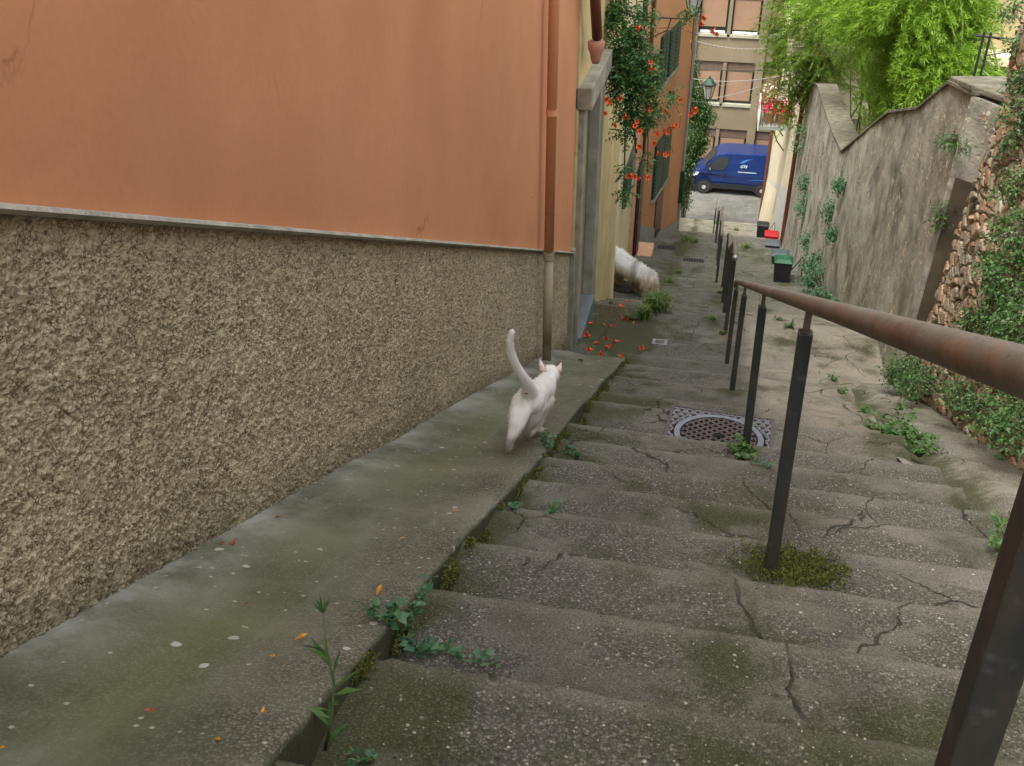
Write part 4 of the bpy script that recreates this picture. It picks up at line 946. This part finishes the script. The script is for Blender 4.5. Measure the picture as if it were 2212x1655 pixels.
while len(P)<5200:
    a_,b_=random.gauss(0,.085)+.02,random.gauss(0,.06); x,y=.36+a_,2.6+b_
    if y<2.735 and abs(a_)<.2 and vnoise(a_,b_,.05,2)>.25: P.append((x,y,tread(y)+.006+.012*random.random()))
mosstips('moss_cushion',np.array(P),None,'shaggy green moss tufts round the foot of the near rail post')
P=[]
for k in range(26000):
    y=random.uniform(.6,7.9); x=-.63+abs(random.gauss(0,.012)); v_=float(vnoise(x*3,y,.11,51))
    zt_=-(.985+SL*y); zb_=tread(y)
    if v_>.55 and zt_>zb_: P.append((x,y,zb_+(zt_-zb_)*random.random()*min(1,(v_-.5)*3)))
mosstips('ramp_edge_moss',np.array(P),None,'moss growing in the crevice along the ramp edge')
P=[]
while len(P)<420:
    p_=hit(random.gauss(1325,26),random.gauss(672,16)); 
    if p_.x>-1.2: P.append(tuple(p_+Vector((0,0,.006))))
o=leafmesh('petal_litter',np.array(P),rng.normal(0,1,(420,3))*np.array([1,1,.15]),.008+.012*rng.random(420),.3,leafmat('petal_bits',(.10,.05,.03),(.2,.10,.05),(.42,.15,.05),0,.9),None,droop=0); tag(o,'brown and orange petal litter drifted before the yellow house','petal litter',kind='stuff')
# loose grit and pale pebbles
ico=bmesh.new(); bmesh.ops.create_icosphere(ico,subdivisions=1,radius=1); iv=np.array([v.co[:] for v in ico.verts]); fi=np.array([[v.index for v in f.verts] for f in ico.faces]); ico.free()
VV=[];FF=[]; cnt=0
while cnt<2600:
    y=abs(random.gauss(0,1))*2.2+.9; x=random.uniform(-.6,1.15)
    if y>8 or float(vnoise(x,y,.35,61))<.42: continue
    r=random.choice((.0015,.002,.002,.0028,.004)); q=iv*np.array([r*random.uniform(.8,1.5),r*random.uniform(.8,1.5),r*.6])+rng.normal(0,r*.15,iv.shape)
    VV.append(q+np.array([x,y,tread(y)+r*.3])); FF.append(fi+cnt*len(iv)); cnt+=1
M['grit']=leafmat('grit',(.09,.085,.07),(.2,.19,.16),(.48,.46,.4),0,.8)
tag(npmesh('grit',np.concatenate(VV),np.concatenate(FF),M['grit']),'loose pale grit scattered over the steps','grit',kind='stuff')
# ------------------------------------------------------------ bushes and creepers on the right wall
def blob_plant(name,label,cat,base,blobs,n,size,wr,mat,group=None,droop=.3,stem=True,outward=.8,smat='wood_stem'):
    t=empty(name,tuple(base),label,cat,group); base=Vector(base)
    vol=np.array([b[1]**2 for b in blobs]); vol=vol/vol.sum(); P=[];D=[]
    sb=MB()
    for (c_,r,*z),w_ in zip(blobs,vol):
        m=int(n*w_)+1; zs=z[0] if z else .8
        # tufts then leaves round each tuft
        k=max(4,m//9); d=unit(rng.normal(0,1,(k,3))); q=(.55+.45*rng.random((k,1))); cc=np.array(c_)+d*q*np.array([r,r,r*zs])
        idx=rng.integers(0,k,m); pp_=cc[idx]+rng.normal(0,1,(m,3))*size*1.4; P.append(pp_); D.append(d[idx]*outward+rng.normal(0,.6,(m,3)))
        c0=Vector(c_); sb.tube([base,base.lerp(c0,.5)+Vector((0,0,.05)),c0],[.012,.009,.004],6)
        for j in range(min(k,14)): sb.tube([c0,c0.lerp(Vector(cc[j]),.5),Vector(cc[j])],[.004,.003,.002],4)
    P=np.concatenate(P);D=np.concatenate(D)
    if stem: sb.build('stems',M[smat],t)
    leafmesh('leaves',P,D,size*(.6+.8*rng.random(len(P))),wr,M[mat],t,droop=droop); return t
def BL(x,y,X,r,z=.8): q=AX(x,y,X); return (tuple(q),r,z)
blob_plant('wall_bush','dense dark leafy bush at the foot of the rubble wall, lower right','bush',(1.88,5.6,-3.75),[BL(2000,815,1.75,.13),BL(1960,800,1.7,.11),BL(2075,850,1.72,.13),BL(2130,890,1.7,.13),BL(2190,930,1.66,.13),BL(2205,880,1.75,.14)],3600,.024,.32,'creeper')
blob_plant('wall_bush','small bush left of the dense one, at the corner of the rubble wall','bush',(1.75,7.3,-4.5),[BL(1945,795,1.68,.12),BL(1970,830,1.62,.10),BL(1930,815,1.65,.08)],1100,.026,.3,'creeper')
blob_plant('creeper','wide bright creeper covering the rubble wall at the right edge','creeper',(1.98,5.2,-3.2),[BL(2190,600,1.82,.20),BL(2205,500,1.84,.17),BL(2170,680,1.8,.15),BL(2150,560,1.83,.08),BL(2205,700,1.8,.16)],4200,.024,.36,'creeper')
blob_plant('creeper','upper creeper on the rubble wall near the slab roof','creeper',(2.1,5.9,-2.2),[BL(2200,400,1.9,.14),BL(2205,240,1.93,.12),BL(2195,290,1.92,.09),BL(2210,180,1.95,.10),BL(2190,20,1.97,.10),BL(2205,90,1.96,.09),BL(2170,330,1.92,.05)],2300,.024,.34,'creeper')
blob_plant('creeper','little creeper low on the rubble wall above the rail','creeper',(1.95,7.4,-4.3),[BL(2095,690,1.8,.09),BL(2080,720,1.8,.07),BL(2150,720,1.8,.08)],650,.022,.34,'creeper')
blob_plant('wall_plant','tuft growing out of the grey wall near its peak','wall plant',AX(2065,310,1.84),[BL(2062,300,1.8,.08),BL(2075,325,1.8,.05),BL(2045,305,1.8,.05)],380,.03,.2,'creeper')
blob_plant('wall_plant','tuft growing out of the grey wall at mid height','wall plant',AX(2035,460,1.84),[BL(2033,455,1.8,.05),BL(2030,475,1.8,.05)],200,.028,.22,'creeper')
blob_plant('ivy','ivy climbing the foot of the grey wall around the stake','ivy',(1.7,13.6,-6.9),[BL(1765,600,1.68,.16,1.2),BL(1750,570,1.7,.14,1.2),BL(1775,640,1.64,.13),BL(1735,625,1.64,.16),BL(1795,655,1.62,.09),BL(1768,560,1.72,.09)],2400,.04,.36,'weedblue')
for i,(x,y,r,l) in enumerate(((1790,455,.10,'ivy patch on the grey wall, right of two high ones'),(1735,445,.16,'ivy patch on the grey wall, left of two high ones'),(1815,400,.06,'tiny ivy patch below the dip of the wall'),(1738,390,.12,'ivy patch high on the far part of the wall'),(1800,505,.05,'small ivy sprig below the right patch'),(1745,520,.10,'ivy patch midway down the far wall'),(1732,300,.22,'trailing greenery where the bamboo meets the far wall'))):
    blob_plant('ivy',l,'ivy',AX(x,y,1.78),[BL(x,y,1.74,r,1.6)],int(260+2500*r),.035,.34,'weedblue','ivy patches on the grey wall')
# ------------------------------------------------------------ bamboo
def bamboo(label,base,blobs,n,mat,name='bamboo',cull=True):
    base=Vector(base); t=empty(name,tuple(base),label,'bamboo','bamboo thicket above the garden wall'); sb=MB(); P=[];D=[];Sz=[]
    w_=np.array([b[1]**2 for b in blobs]); w_=w_/w_.sum(); tot=0
    for (c_,r,*z),f_ in zip(blobs,w_):
        zs=z[0] if z else .9; m=int(n*f_); k=max(8,m//42); c0=Vector(c_)
        for j in range(5):
            a=rng.normal(0,.35*r,3); e=c0+Vector(a)+Vector((0,0,r*.5)); b0=base+Vector((rng.normal(0,.35),rng.normal(0,.35),0)); sb.tube([b0,b0.lerp(e,.5)+Vector((0,0,.4)),e],[.018,.014,.006],6)
        d=unit(rng.normal(0,1,(k,3))); q=.35+.65*rng.random((k,1))**.6; cc=np.array(c_)+d*q*np.array([r,r,r*zs])
        # each twig arches outward and down
        out=unit(d*np.array([1,1,.35])+np.array([.12,-.45,.38])+rng.normal(0,.28,(k,3))); L=.28+.35*rng.random((k,1))
        per=m//k
        dk=1
        for s in np.linspace(0,1,per):
            pos=cc+out*L*s+np.array([0,0,-1])*L*(s**2)*.42
            a=rng.normal(0,1,(k,3))*.55; P.append(pos); D.append(out+a+np.array([0,0,-.45*s])); Sz.append(.055+.04*rng.random(k))
    sb.build('culms',M['culm'],t)
    P=np.concatenate(P);D=np.concatenate(D);Sz=np.concatenate(Sz)
    if cull:
        # nothing grows over or through the wall top
        top=np.interp(P[:,1],PY,PZ); k=~((P[:,0]<GX+.42)&(P[:,2]<top+.9)); k&=~((P[:,0]<GX+.34)&(P[:,2]<top+1.6)); P,D,Sz=P[k],D[k],Sz[k]
    leafmesh('foliage',P,D,Sz,.095,M[mat],t,droop=.12)
def BY(x,y,Y,r,z=.9): return (tuple(AY(x,y,Y)),r,z)
bamboo('darker bamboo clump overhanging the alley, left of the thicket',(2.3,26,-7.6),[BY(1745,50,25.5,.85,1.2),BY(1712,160,25,.52),BY(1760,110,24.5,.7,1.2),BY(1710,80,26,.55),BY(1775,-40,25,1.0),BY(1697,212,25.5,.28),BY(1735,235,24.5,.40,1.4),BY(1780,140,24,.55,1.4),BY(1795,50,23.5,.8,1.2)],80000,'bamboo2',cull=False)
bamboo('bright bamboo clump in the middle of the thicket',(3.0,21,-6.8),[BY(1850,130,20,.95,1.1),BY(1880,30,20,1.1),BY(1830,30,21,.9),BY(1870,215,19,.6),BY(1895,95,18.5,.7,1.1),BY(1900,-60,20,1.2)],70000,'bamboo')
bamboo('bright bamboo clump leaning over the dip of the wall',(3.0,17,-6.0),[BY(1940,90,17,.85,1.1),BY(1930,180,16.5,.62),BY(1960,0,17,1.0),BY(1890,170,17.5,.6),BY(1930,245,16,.34),BY(1875,262,16.5,.3)],70000,'bamboo')
bamboo('bamboo clump at the right end of the thicket by the iron frame',(3.2,15,-4.8),[BY(2010,80,15.5,.52,1.1),BY(2010,160,15,.45),BY(2010,-10,15.5,.6),BY(1990,20,16,.75),BY(1985,195,15,.26),BY(2050,130,15,.26)],52000,'bamboo')
# hedge and iron frame beyond the slab
blob_plant('hedge','round green bush behind the garden wall, right of the bamboo','bush',AY(2120,185,16),[BY(2125,168,15.5,.2),BY(2105,175,15.5,.25),BY(2150,170,15.5,.18),BY(2080,195,15.5,.22)],4200,.045,.2,'bamboo2')
q=AY(2095,200,12.5); t=empty('iron_frame',tuple(q),'dark iron gate post and arched rails above the garden wall','fence')
h_=AY(2104,68,12.5).z-q.z
for dx in (0,.07): MB().tube([q+Vector((dx,0,-.6)),q+Vector((dx,0,h_))],.014,6).build('post',M['plastic'],t)
MB().tube([q+Vector((-.12,0,h_-.04)),q+Vector((.3,0,h_-.06))],.012,6).tube([q+Vector((.05,0,h_*.62)),q+Vector((.35,0,h_*.72)),q+Vector((.7,.0,h_*.5))],.008,6).tube([q+Vector((.05,0,h_*.93)),q+Vector((.5,0,h_*.8)),q+Vector((.75,0,h_*.55))],.006,6).tube([q+Vector((.42,0,-.4)),q+Vector((.46,0,h_*.7))],.007,6).build('rails',M['plastic'],t)
# ivy tree at the far left corner
blob_plant('ivy_tree','dark ivy covered tree at the far left, hiding the front of the van','tree',(-1.25,40.2,-17.5),[BY(1472,360,40,.5,1.3),BY(1492,285,40,.68,1.2),BY(1505,230,40,.5),BY(1485,330,40,.5,1.2),BY(1465,430,40,.40,1.3),BY(1490,200,40,.55,1.3),BY(1485,150,40,.4,1.2),BY(1520,250,40,.42),BY(1505,310,40,.4),BY(1470,400,40.3,.42,1.2)],30000,.075,.3,'bush',droop=.35)
# ------------------------------------------------------------ trumpet vine
vb=AX(1352,600,-1.2); vb=Vector((-1.18,11.6,tread(11.6)))
def VY(x,y,Y,r,z=1.): return (tuple(AY(x,y,Y)),r,z)
vt=empty('trumpet_vine',tuple(vb),'trumpet vine with orange flowers hanging down the yellow house front','climbing plant')
vs=MB()
def vstem(pl,r): vs.tube([AY(*q) for q in pl],r,6)
vstem([(1320,-40,10.5),(1330,60,10.4),(1352,170,10.3),(1350,300,10.3),(1348,430,10.3)],.009); vstem([(1335,-40,10.5),(1348,80,10.5),(1362,200,10.4),(1375,330,10.4)],.012)
vstem([(1372,-40,10.4),(1380,60,10.4),(1395,180,10.3),(1400,300,10.3),(1398,390,10.2)],.006); vstem([(1350,90,10.4),(1400,60,10.2),(1470,60,10.1),(1525,85,10)],.003)
vstem([(1380,180,10.3),(1430,170,10.1),(1470,250,10),(1468,275,10)],.003); vstem([(1360,190,10.3),(1320,210,10),(1290,225,9.8)],.004); vstem([(1390,200,10.2),(1430,270,10),(1455,330,10)],.003)
vs.build('stems',M['wood_stem'],vt,smooth=True)
VB=[VY(1325,5,10.4,.12,1.2),VY(1375,60,10.3,.13,1.2),VY(1355,100,10.2,.16,1.2),VY(1395,160,10.2,.12,1.2),VY(1340,150,10.2,.15),VY(1340,30,10.4,.13,1.3),VY(1330,110,10.3,.14,1.2),VY(1370,140,10.3,.18,1.2),VY(1345,190,10.2,.16,1.2),VY(1385,200,10.2,.15),VY(1400,120,10.3,.09),VY(1390,250,10.2,.11),VY(1365,250,10.2,.12),VY(1345,290,10.2,.07,1.5),VY(1350,360,10.2,.05,1.8),VY(1352,415,10.2,.07,1.),VY(1395,340,10.2,.05,1.6),VY(1415,170,10.2,.07),VY(1325,40,10.3,.08,1.5),VY(1395,20,10.3,.07,1.2),VY(1418,230,10.1,.06),VY(1490,20,10,.06),VY(1455,200,10,.05)]
P=[];D=[]
vol=np.array([b[1]**2 for b in VB]); vol/=vol.sum()
for (c_,r,zs),f_ in zip(VB,vol):
    k=int(6500*f_/7)+1; d=unit(rng.normal(0,1,(k,3))); cc=np.array(c_)+d*(.3+.7*rng.random((k,1)))*np.array([r,r,r*zs]); ax=unit(d+np.array([.1,-.4,-.7])+rng.normal(0,.4,(k,3)))
    sd_=unit(np.cross(ax,np.array([0,0,1.])))
    for s in range(4):
        for sg in (-1,1):
            P.append(cc+ax*.035*s); D.append(ax*.5+sd_*sg)
leafmesh('foliage',np.concatenate(P),np.concatenate(D),.036+.02*rng.random(len(np.concatenate(P))),.24,M['vine'],vt,droop=.25)
# flowers
def trumpet_mesh():
    b=MB(); k=10; prof=[(.004,0),(.006,.015),(.012,.045),(.017,.06)]
    b.lathe([(r,z) for r,z in prof],k=k,cap=False)
    for j in range(5):
        q=j*2*math.pi/5; c,s=math.cos(q),math.sin(q); w=.014
        b.quad((.015*c+w*.8*s,.015*s-w*.8*c,.058),(.034*c+w*s,.034*s-w*c,.066),(.042*c,.042*s,.060),(.034*c-w*s,.034*s+w*c,.066),(.015*c-w*.8*s,.015*s+w*.8*c,.058))
    me=bpy.data.meshes.new('flower'); me.from_pydata(b.v,[],b.f); me.materials.append(M['flower']); return me
fm=trumpet_mesh()
def flower(loc,parent=None,s=1.,d=(0,-1,-.3),name='flower'):
    o=bpy.data.objects.new(name,fm); COL.objects.link(o); v=Vector(d).normalized()
    o.rotation_euler=v.to_track_quat('Z','Y').to_euler(); o.scale=(s,)*3
    if parent: o.parent=parent; o.location=Vector(loc)-Vector(parent.location)
    else: o.location=loc
    return o
FL=[(1288,210),(1300,218),(1290,232),(1312,212),(1305,240),(1322,222),(1285,222),(1340,205),(1372,272),(1380,285),(1374,262),(1385,312),(1378,318),(1410,238),(1430,278),(1438,284),(1426,290),(1420,325),(1432,335),(1445,330),(1455,270),(1462,272),(1448,268),(1365,372),(1373,380),(1360,380),(1385,383),(1395,381),(1401,376),(1408,140),(1402,132),(1385,55),(1498,236),(1505,230),(1488,242),(1525,30),(1518,42),(1545,60),(1552,68),(1335,268),(1352,244),(1412,303),(1440,235),(1465,210)]
for i,(x,y) in enumerate(FL):
    Y=10.0-.25*random.random(); q=AY(x,y,Y); flower(q,vt,.6+.26*random.random(),(random.uniform(-.8,.8),-1,random.uniform(-.9,.6)))
bu=MB()
for i in range(70):
    c_=random.choice(VB[4:]+[VY(1480,260,10,.05),VY(1515,110,10,.05),VY(1440,240,10,.06),VY(1490,75,10,.04)]); q=Vector(c_[0])+Vector((random.gauss(0,1),random.gauss(0,.6),random.gauss(0,1)))*c_[1]*.8; d=Vector((random.gauss(0,1),-.6,random.gauss(0,1))).normalized()
    bu.tube([q,q+d*.035],[.003,.006],5)
bu.build('buds',M['bud'],vt)
for x,y in ((1268,700),(1302,700),(1263,722),(1280,744),(1305,749),(1282,757),(1381,751),(1349,651),(1352,672),(1343,686),(1357,690),(1370,697),(1317,704),(1580,733),(1333,768),(1349,664),(1276,726),(1312,730),(1297,760),(1340,740)):
    p=hit(x,y); o=flower(p+Vector((0,0,.012)),None,.7+.3*random.random(),(random.uniform(-1,1),random.uniform(-1,.4),random.uniform(-.25,.15)),'fallen_flower')
    tag(o,'orange trumpet flower fallen on the landing by the stone doorway','flower','fallen orange flowers')
# fallen leaves
lm={}
for nm,mt in (('a','deadleaf'),('b','brownleaf')):
    b=MB(); b.quad((0,-.02,0),(.009,0,.004),(0,.022,0.001),(-.009,0,.005)); me=bpy.data.meshes.new('fallen_leaf'); me.from_pydata(b.v,[],b.f); me.materials.append(M[mt]); lm[nm]=me
for i,(x,y,k,s,l) in enumerate(((653,1380,'a',.8,0),(590,1422,'a',.6,0),(868,1167,'a',.6,0),(820,1277,'a',.8,0),(570,1545,'a',.6,0),(472,1601,'a',.5,0),(985,1106,'a',.6,0),(5,1625,'a',.6,0),(1005,940,'a',.5,0),(960,1020,'a',.4,0),(535,1309,'b',.6,'small brown curled petal in the middle of the ramp'),(503,1179,'b',1.1,'reddish brown leaf on the ramp near the roughcast wall'),(480,1176,'b',.7,'dark crumpled leaf next to the reddish one'),(600,1121,'b',.7,'brown twig-like leaf close to the wall foot'),(325,1541,'b',.6,'dark seed pod lying on the lower ramp'),(1300,735,'b',.8,'brown leaf among the fallen flowers'),(1560,300,'a',0,0))):
    if not s: continue
    p=hit(x,y); o=bpy.data.objects.new('fallen_leaf',lm[k]); COL.objects.link(o); o.location=p+Vector((0,0,.006)); o.rotation_euler=(-.42+random.uniform(-.1,.1),random.uniform(-.1,.1),random.uniform(0,6)); o.scale=(s,)*3
    if l: tag(o,l,'leaf')
    else: tag(o,'small orange leaf fallen on the green-grey ramp','leaf','orange leaves on the ramp')
# ------------------------------------------------------------ animals
def sdfmesh(name,chains,voxel,smooth,mat,base):
    bm=bmesh.new()
    for ch in chains:
        for (p0,r0),(p1,r1) in zip(ch,ch[1:]):
            p0=Vector(p0);p1=Vector(p1); n=max(1,int((p1-p0).length/(min(r0,r1)*.35)))
            for i in range(n+1):
                u=i/n; r=r0+(r1-r0)*u
                bmesh.ops.create_icosphere(bm,subdivisions=2,radius=r,matrix=Matrix.Translation(p0.lerp(p1,u)-Vector(base)))
    me=bpy.data.meshes.new(name); bm.to_mesh(me); bm.free(); o=bpy.data.objects.new(name,me); COL.objects.link(o)
    m=o.modifiers.new('r','REMESH'); m.mode='VOXEL'; m.voxel_size=voxel
    m=o.modifiers.new('s','SMOOTH'); m.iterations=smooth; m.factor=.5
    dg=bpy.context.evaluated_depsgraph_get(); me2=bpy.data.meshes.new_from_object(o.evaluated_get(dg)); bpy.data.objects.remove(o)
    me2.materials.clear(); me2.materials.append(mat)
    for p in me2.polygons:p.use_smooth=True
    o=bpy.data.objects.new(name,me2); COL.objects.link(o); return o
# white cat seen from behind, walking down the ramp, tail up
t=NT('white_fur'); n=t.noise(14,4); c=t.ramp(n,[(.3,(.80,.78,.72)),(.65,(.92,.92,.89))]); c=t.mix(t.math('MULTIPLY',t.attr('low_tan'),.75),c,(.50,.36,.24))
fur_n=t.noise(5,3,.6,co=t.mapping((60,60,14)))
M['catfur']=t.fin(c,.9,fur_n,.8,.006,.15); t.b.inputs['Sheen Weight'].default_value=.1; t.b.inputs['Subsurface Weight'].default_value=.0
def C(x,y,Y,r): return (AY(x,y,Y),r)
CB=(-.75,3.75,surf(-.75,3.75))
cat=empty('cat',CB,'white cat seen from behind, walking down the ramp with its tail raised','cat')
gz=lambda X,Y:surf(X,Y)
def G(X,Y,r,dz=0): return (Vector((X,Y,surf(X,Y)+r+dz)),r)
F1=hit(1100,974); F2=hit(1142,946); F3=hit(1162,941)
chains=[
 [C(1106,717,3.50,.0135),C(1101,735,3.50,.017),C(1103,760,3.51,.019),C(1113,787,3.53,.020),C(1127,810,3.56,.022),C(1139,828,3.60,.026),C(1146,850,3.66,.04)], # tail
 [C(1146,862,3.68,.068),C(1158,850,3.80,.066),C(1166,845,3.90,.062),C(1174,838,4.0,.062),C(1181,822,4.06,.046),C(1186,809,4.09,.048)], # spine to head
 [C(1150,878,3.72,.056),C(1166,868,3.85,.058),C(1174,862,3.98,.055)], # belly
 [C(1188,808,4.09,.049),C(1193,812,4.14,.04),C(1198,818,4.19,.022)], # head and muzzle
 [C(1130,870,3.66,.055),C(1122,892,3.60,.050),C(1116,915,3.56,.038),C(1106,940,3.53,.024),(F1+Vector((0,.0,.035)),.0165),(F1+Vector((0,.01,.014)),.0165),(F1+Vector((0,.035,.010)),.015)],
 [C(1158,872,3.71,.052),C(1154,893,3.71,.043),C(1146,911,3.73,.031),C(1138,926,3.78,.022),(F2+Vector((0,0,.016)),.0155),(F2+Vector((.012,.03,.013)),.0145)],
 [C(1172,880,3.97,.034),C(1167,905,3.94,.022),C(1161,926,3.92,.017),(F3+Vector((.0,.01,.018)),.016),(F3+Vector((.01,.035,.013)),.015)],
 [C(1160,880,4.05,.034),C(1150,905,4.1,.022),(Vector((-.80,4.12,surf(-.80,4.12)+.06)),.017),(Vector((-.80,4.12,surf(-.80,4.12)+.015)),.015)],
]
cb=sdfmesh('body',chains,.0058,5,M['catfur'],CB); cb.parent=cat
V=np.zeros(len(cb.data.vertices)*3,dtype=np.float32); cb.data.vertices.foreach_get('co',V); V=V.reshape(-1,3)
gzv=-(.985+SL*(V[:,1]+CB[1]))-CB[2]; hgt=V[:,2]-gzv
low_tan=np.clip(1-hgt/.12,0,1)*.6+np.clip((3.66-(V[:,1]+CB[1]))/.2,0,1)*.15  # tan tint, stronger towards the feet and the rear
at=cb.data.attributes.new('low_tan','FLOAT','POINT'); at.data.foreach_set('value',low_tan.astype(np.float32))
ns=9000; nvc=len(cb.data.vertices); Nc=np.zeros(nvc*3,dtype=np.float32); cb.data.vertices.foreach_get('normal',Nc); Nc=Nc.reshape(-1,3)
idx=rng.integers(0,nvc,ns); P0=V[idx]+rng.normal(0,.002,(ns,3)); Nn=Nc[idx]; g=np.array([.0,-.5,-.85]); td=unit(g-Nn*np.sum(Nn*g,1,keepdims=True)+rng.normal(0,.25,(ns,3))); s_=unit(np.cross(td,Nn))*.0007
Lh=.010+.008*rng.random((ns,1)); p1=P0+td*Lh+Nn*.0035
HV=np.stack([P0-s_,P0+s_,p1],1).reshape(-1,3); ho=npmesh('coat',HV,(np.arange(ns)[:,None]*3+[[0,1,2]]),M['catfur']); ho.parent=cat
at=ho.data.attributes.new('low_tan','FLOAT','POINT'); at.data.foreach_set('value',np.repeat(low_tan[idx],3).astype(np.float32))
M['earback']=simple('ear_fur',(.82,.68,.62),.85,var=.06)
M['earskin']=simple('ear_skin',(.72,.42,.36),.7,var=.1)
for (x,y,Y,rx,s) in ((1172,790,4.07,-.25,1),(1203,796,4.10,.35,1)):
    q=AY(x,y+6,Y)
    b=MB(); w=.029; hh=.052
    pts=[(-w,0,0),(w,0,0),(rx*.03,0,hh)]
    b.v=[(-w,-.006,-.012),(w,-.006,-.012),(rx*.035,.004,hh),(0,.024,-.012),(0,-.018,.006)]; b.f=[(0,4,2),(4,1,2),(1,3,2),(3,0,2),(0,3,1,4)]
    e_=b.build('ear',M['earback'],cat,local=True,smooth=True); e_.location=q-Vector(CB); e_.rotation_euler=(0,rx*.5,rx)
    b=MB(); b.quad((-w*.5,.016,0),(w*.5,.016,0),(rx*.035,.0065,hh*.9)); i_=b.build('inner_ear',M['earskin'],e_,local=True)
M['eye']=simple('cat_eye',(.25,.3,.08),.15,var=.05,bs=0)
for dx in (-.022,.024): MB().lathe([(.001,-.007),(.006,-.003),(.006,.003),(.001,.007)],k=10).build('eye',M['eye'],cat,local=True).location=AY(1194,806,4.135)-Vector(CB)+Vector((dx,.0,0))
M['skinspot']=simple('dark_pink_skin',(.24,.05,.03),.7)
q=AY(1140,856,3.66)
o=MB().lathe([(.001,-.004),(.0065,-.002),(.0065,.002),(.001,.004)],k=12).build('tail_base_spot',M['skinspot'],cat,local=True); o.location=AY(1137,849,3.60)-Vector(CB)
# shaggy dog turned into the recess behind the yellow house
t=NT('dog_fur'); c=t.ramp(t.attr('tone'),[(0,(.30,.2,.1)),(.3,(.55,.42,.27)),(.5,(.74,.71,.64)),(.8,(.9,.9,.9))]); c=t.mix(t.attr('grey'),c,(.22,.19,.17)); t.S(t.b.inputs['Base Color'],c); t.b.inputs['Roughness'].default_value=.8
M['dogfur']=t.m
DB=(-1.0,12.9,tread(12.9))
dog=empty('dog',DB,'long haired white and tan dog going in behind the yellow house, head hidden','dog')
def Dg(x,y,Y,r): return (AY(x,y,Y),r)
fz=lambda X,Y,dz: Vector((X,Y,tread(Y)+dz))
HF=hit(1392,642); HF2=Vector((HF.x-.12,HF.y+.12,HF.z))
dchains=[
 [Dg(1400,600,12.75,.105),Dg(1380,588,12.8,.11),Dg(1355,574,12.9,.11),Dg(1337,560,13.0,.115),Dg(1325,550,13.05,.10),Dg(1310,535,13.1,.085),Dg(1296,535,13.15,.085),Dg(1283,541,13.15,.04)],
 [Dg(1400,610,12.72,.11),(fz(HF.x+.04,12.72,.26),.095),(fz(HF.x+.04,12.70,.13),.08),(fz(HF.x+.04,12.68,.045),.06)],
 [Dg(1385,606,12.9,.10),(fz(HF.x-.10,12.92,.22),.085),(fz(HF.x-.11,12.9,.10),.07),(fz(HF.x-.12,12.88,.04),.055)],
 [Dg(1338,575,13.0,.10),(fz(-1.22,13.05,.25),.06),(fz(-1.22,13.05,.03),.045)],
 [Dg(1330,575,13.15,.10),(fz(-1.36,13.2,.25),.06),(fz(-1.37,13.2,.03),.045)],
 [Dg(1300,533,13.0,.03),Dg(1298,548,12.95,.025)],
 [Dg(1410,600,12.7,.05),Dg(1416,622,12.66,.035),Dg(1414,638,12.64,.02)],
]
db=sdfmesh('body',dchains,.02,4,M['dogfur'],DB); db.parent=dog
me=db.data; nv=len(me.vertices); V=np.zeros(nv*3,dtype=np.float32); me.vertices.foreach_get('co',V); V=V.reshape(-1,3)
N_=np.zeros(nv*3,dtype=np.float32); me.vertices.foreach_get('normal',N_); N_=N_.reshape(-1,3)
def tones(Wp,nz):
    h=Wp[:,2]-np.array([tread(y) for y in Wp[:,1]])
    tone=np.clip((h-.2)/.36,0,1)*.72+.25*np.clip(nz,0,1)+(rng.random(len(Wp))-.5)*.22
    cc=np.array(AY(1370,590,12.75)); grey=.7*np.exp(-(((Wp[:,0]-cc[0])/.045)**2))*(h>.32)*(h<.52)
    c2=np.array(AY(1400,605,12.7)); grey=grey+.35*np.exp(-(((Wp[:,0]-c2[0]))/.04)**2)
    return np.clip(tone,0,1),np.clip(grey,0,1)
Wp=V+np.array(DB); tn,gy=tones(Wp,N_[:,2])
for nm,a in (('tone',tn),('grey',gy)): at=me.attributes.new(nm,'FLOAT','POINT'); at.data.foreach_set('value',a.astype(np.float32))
ns=22000; idx=rng.integers(0,nv,ns); P0=V[idx]+rng.normal(0,.006,(ns,3)); Nn=N_[idx]; hair=[]
L=(.06+.06*rng.random((ns,1))); g=np.array([.0,0,-1.])
hh_=Wp[idx,2]-np.array([tread(y) for y in Wp[idx,1]]); L=np.minimum(L,np.maximum(.03,hh_[:,None]*.8))
tdir=unit(g-Nn*np.sum(Nn*g,1,keepdims=True)+rng.normal(0,.12,(ns,3))); s_=unit(np.cross(tdir,Nn))*.0026
p1=P0+tdir*L*.5+Nn*.014; p2=p1+(tdir*.4+g*.7)*L*.5+Nn*.002
HV=np.stack([P0-s_,P0+s_,p1-s_*.8,p1+s_*.8,p2],1).reshape(-1,3); i=np.arange(ns)[:,None]*5
HF_=np.concatenate([i+[[0,1,3]],i+[[0,3,2]],i+[[2,3,4]]],1).reshape(-1,3)
ho=npmesh('coat',HV,HF_,M['dogfur']); ho.parent=dog
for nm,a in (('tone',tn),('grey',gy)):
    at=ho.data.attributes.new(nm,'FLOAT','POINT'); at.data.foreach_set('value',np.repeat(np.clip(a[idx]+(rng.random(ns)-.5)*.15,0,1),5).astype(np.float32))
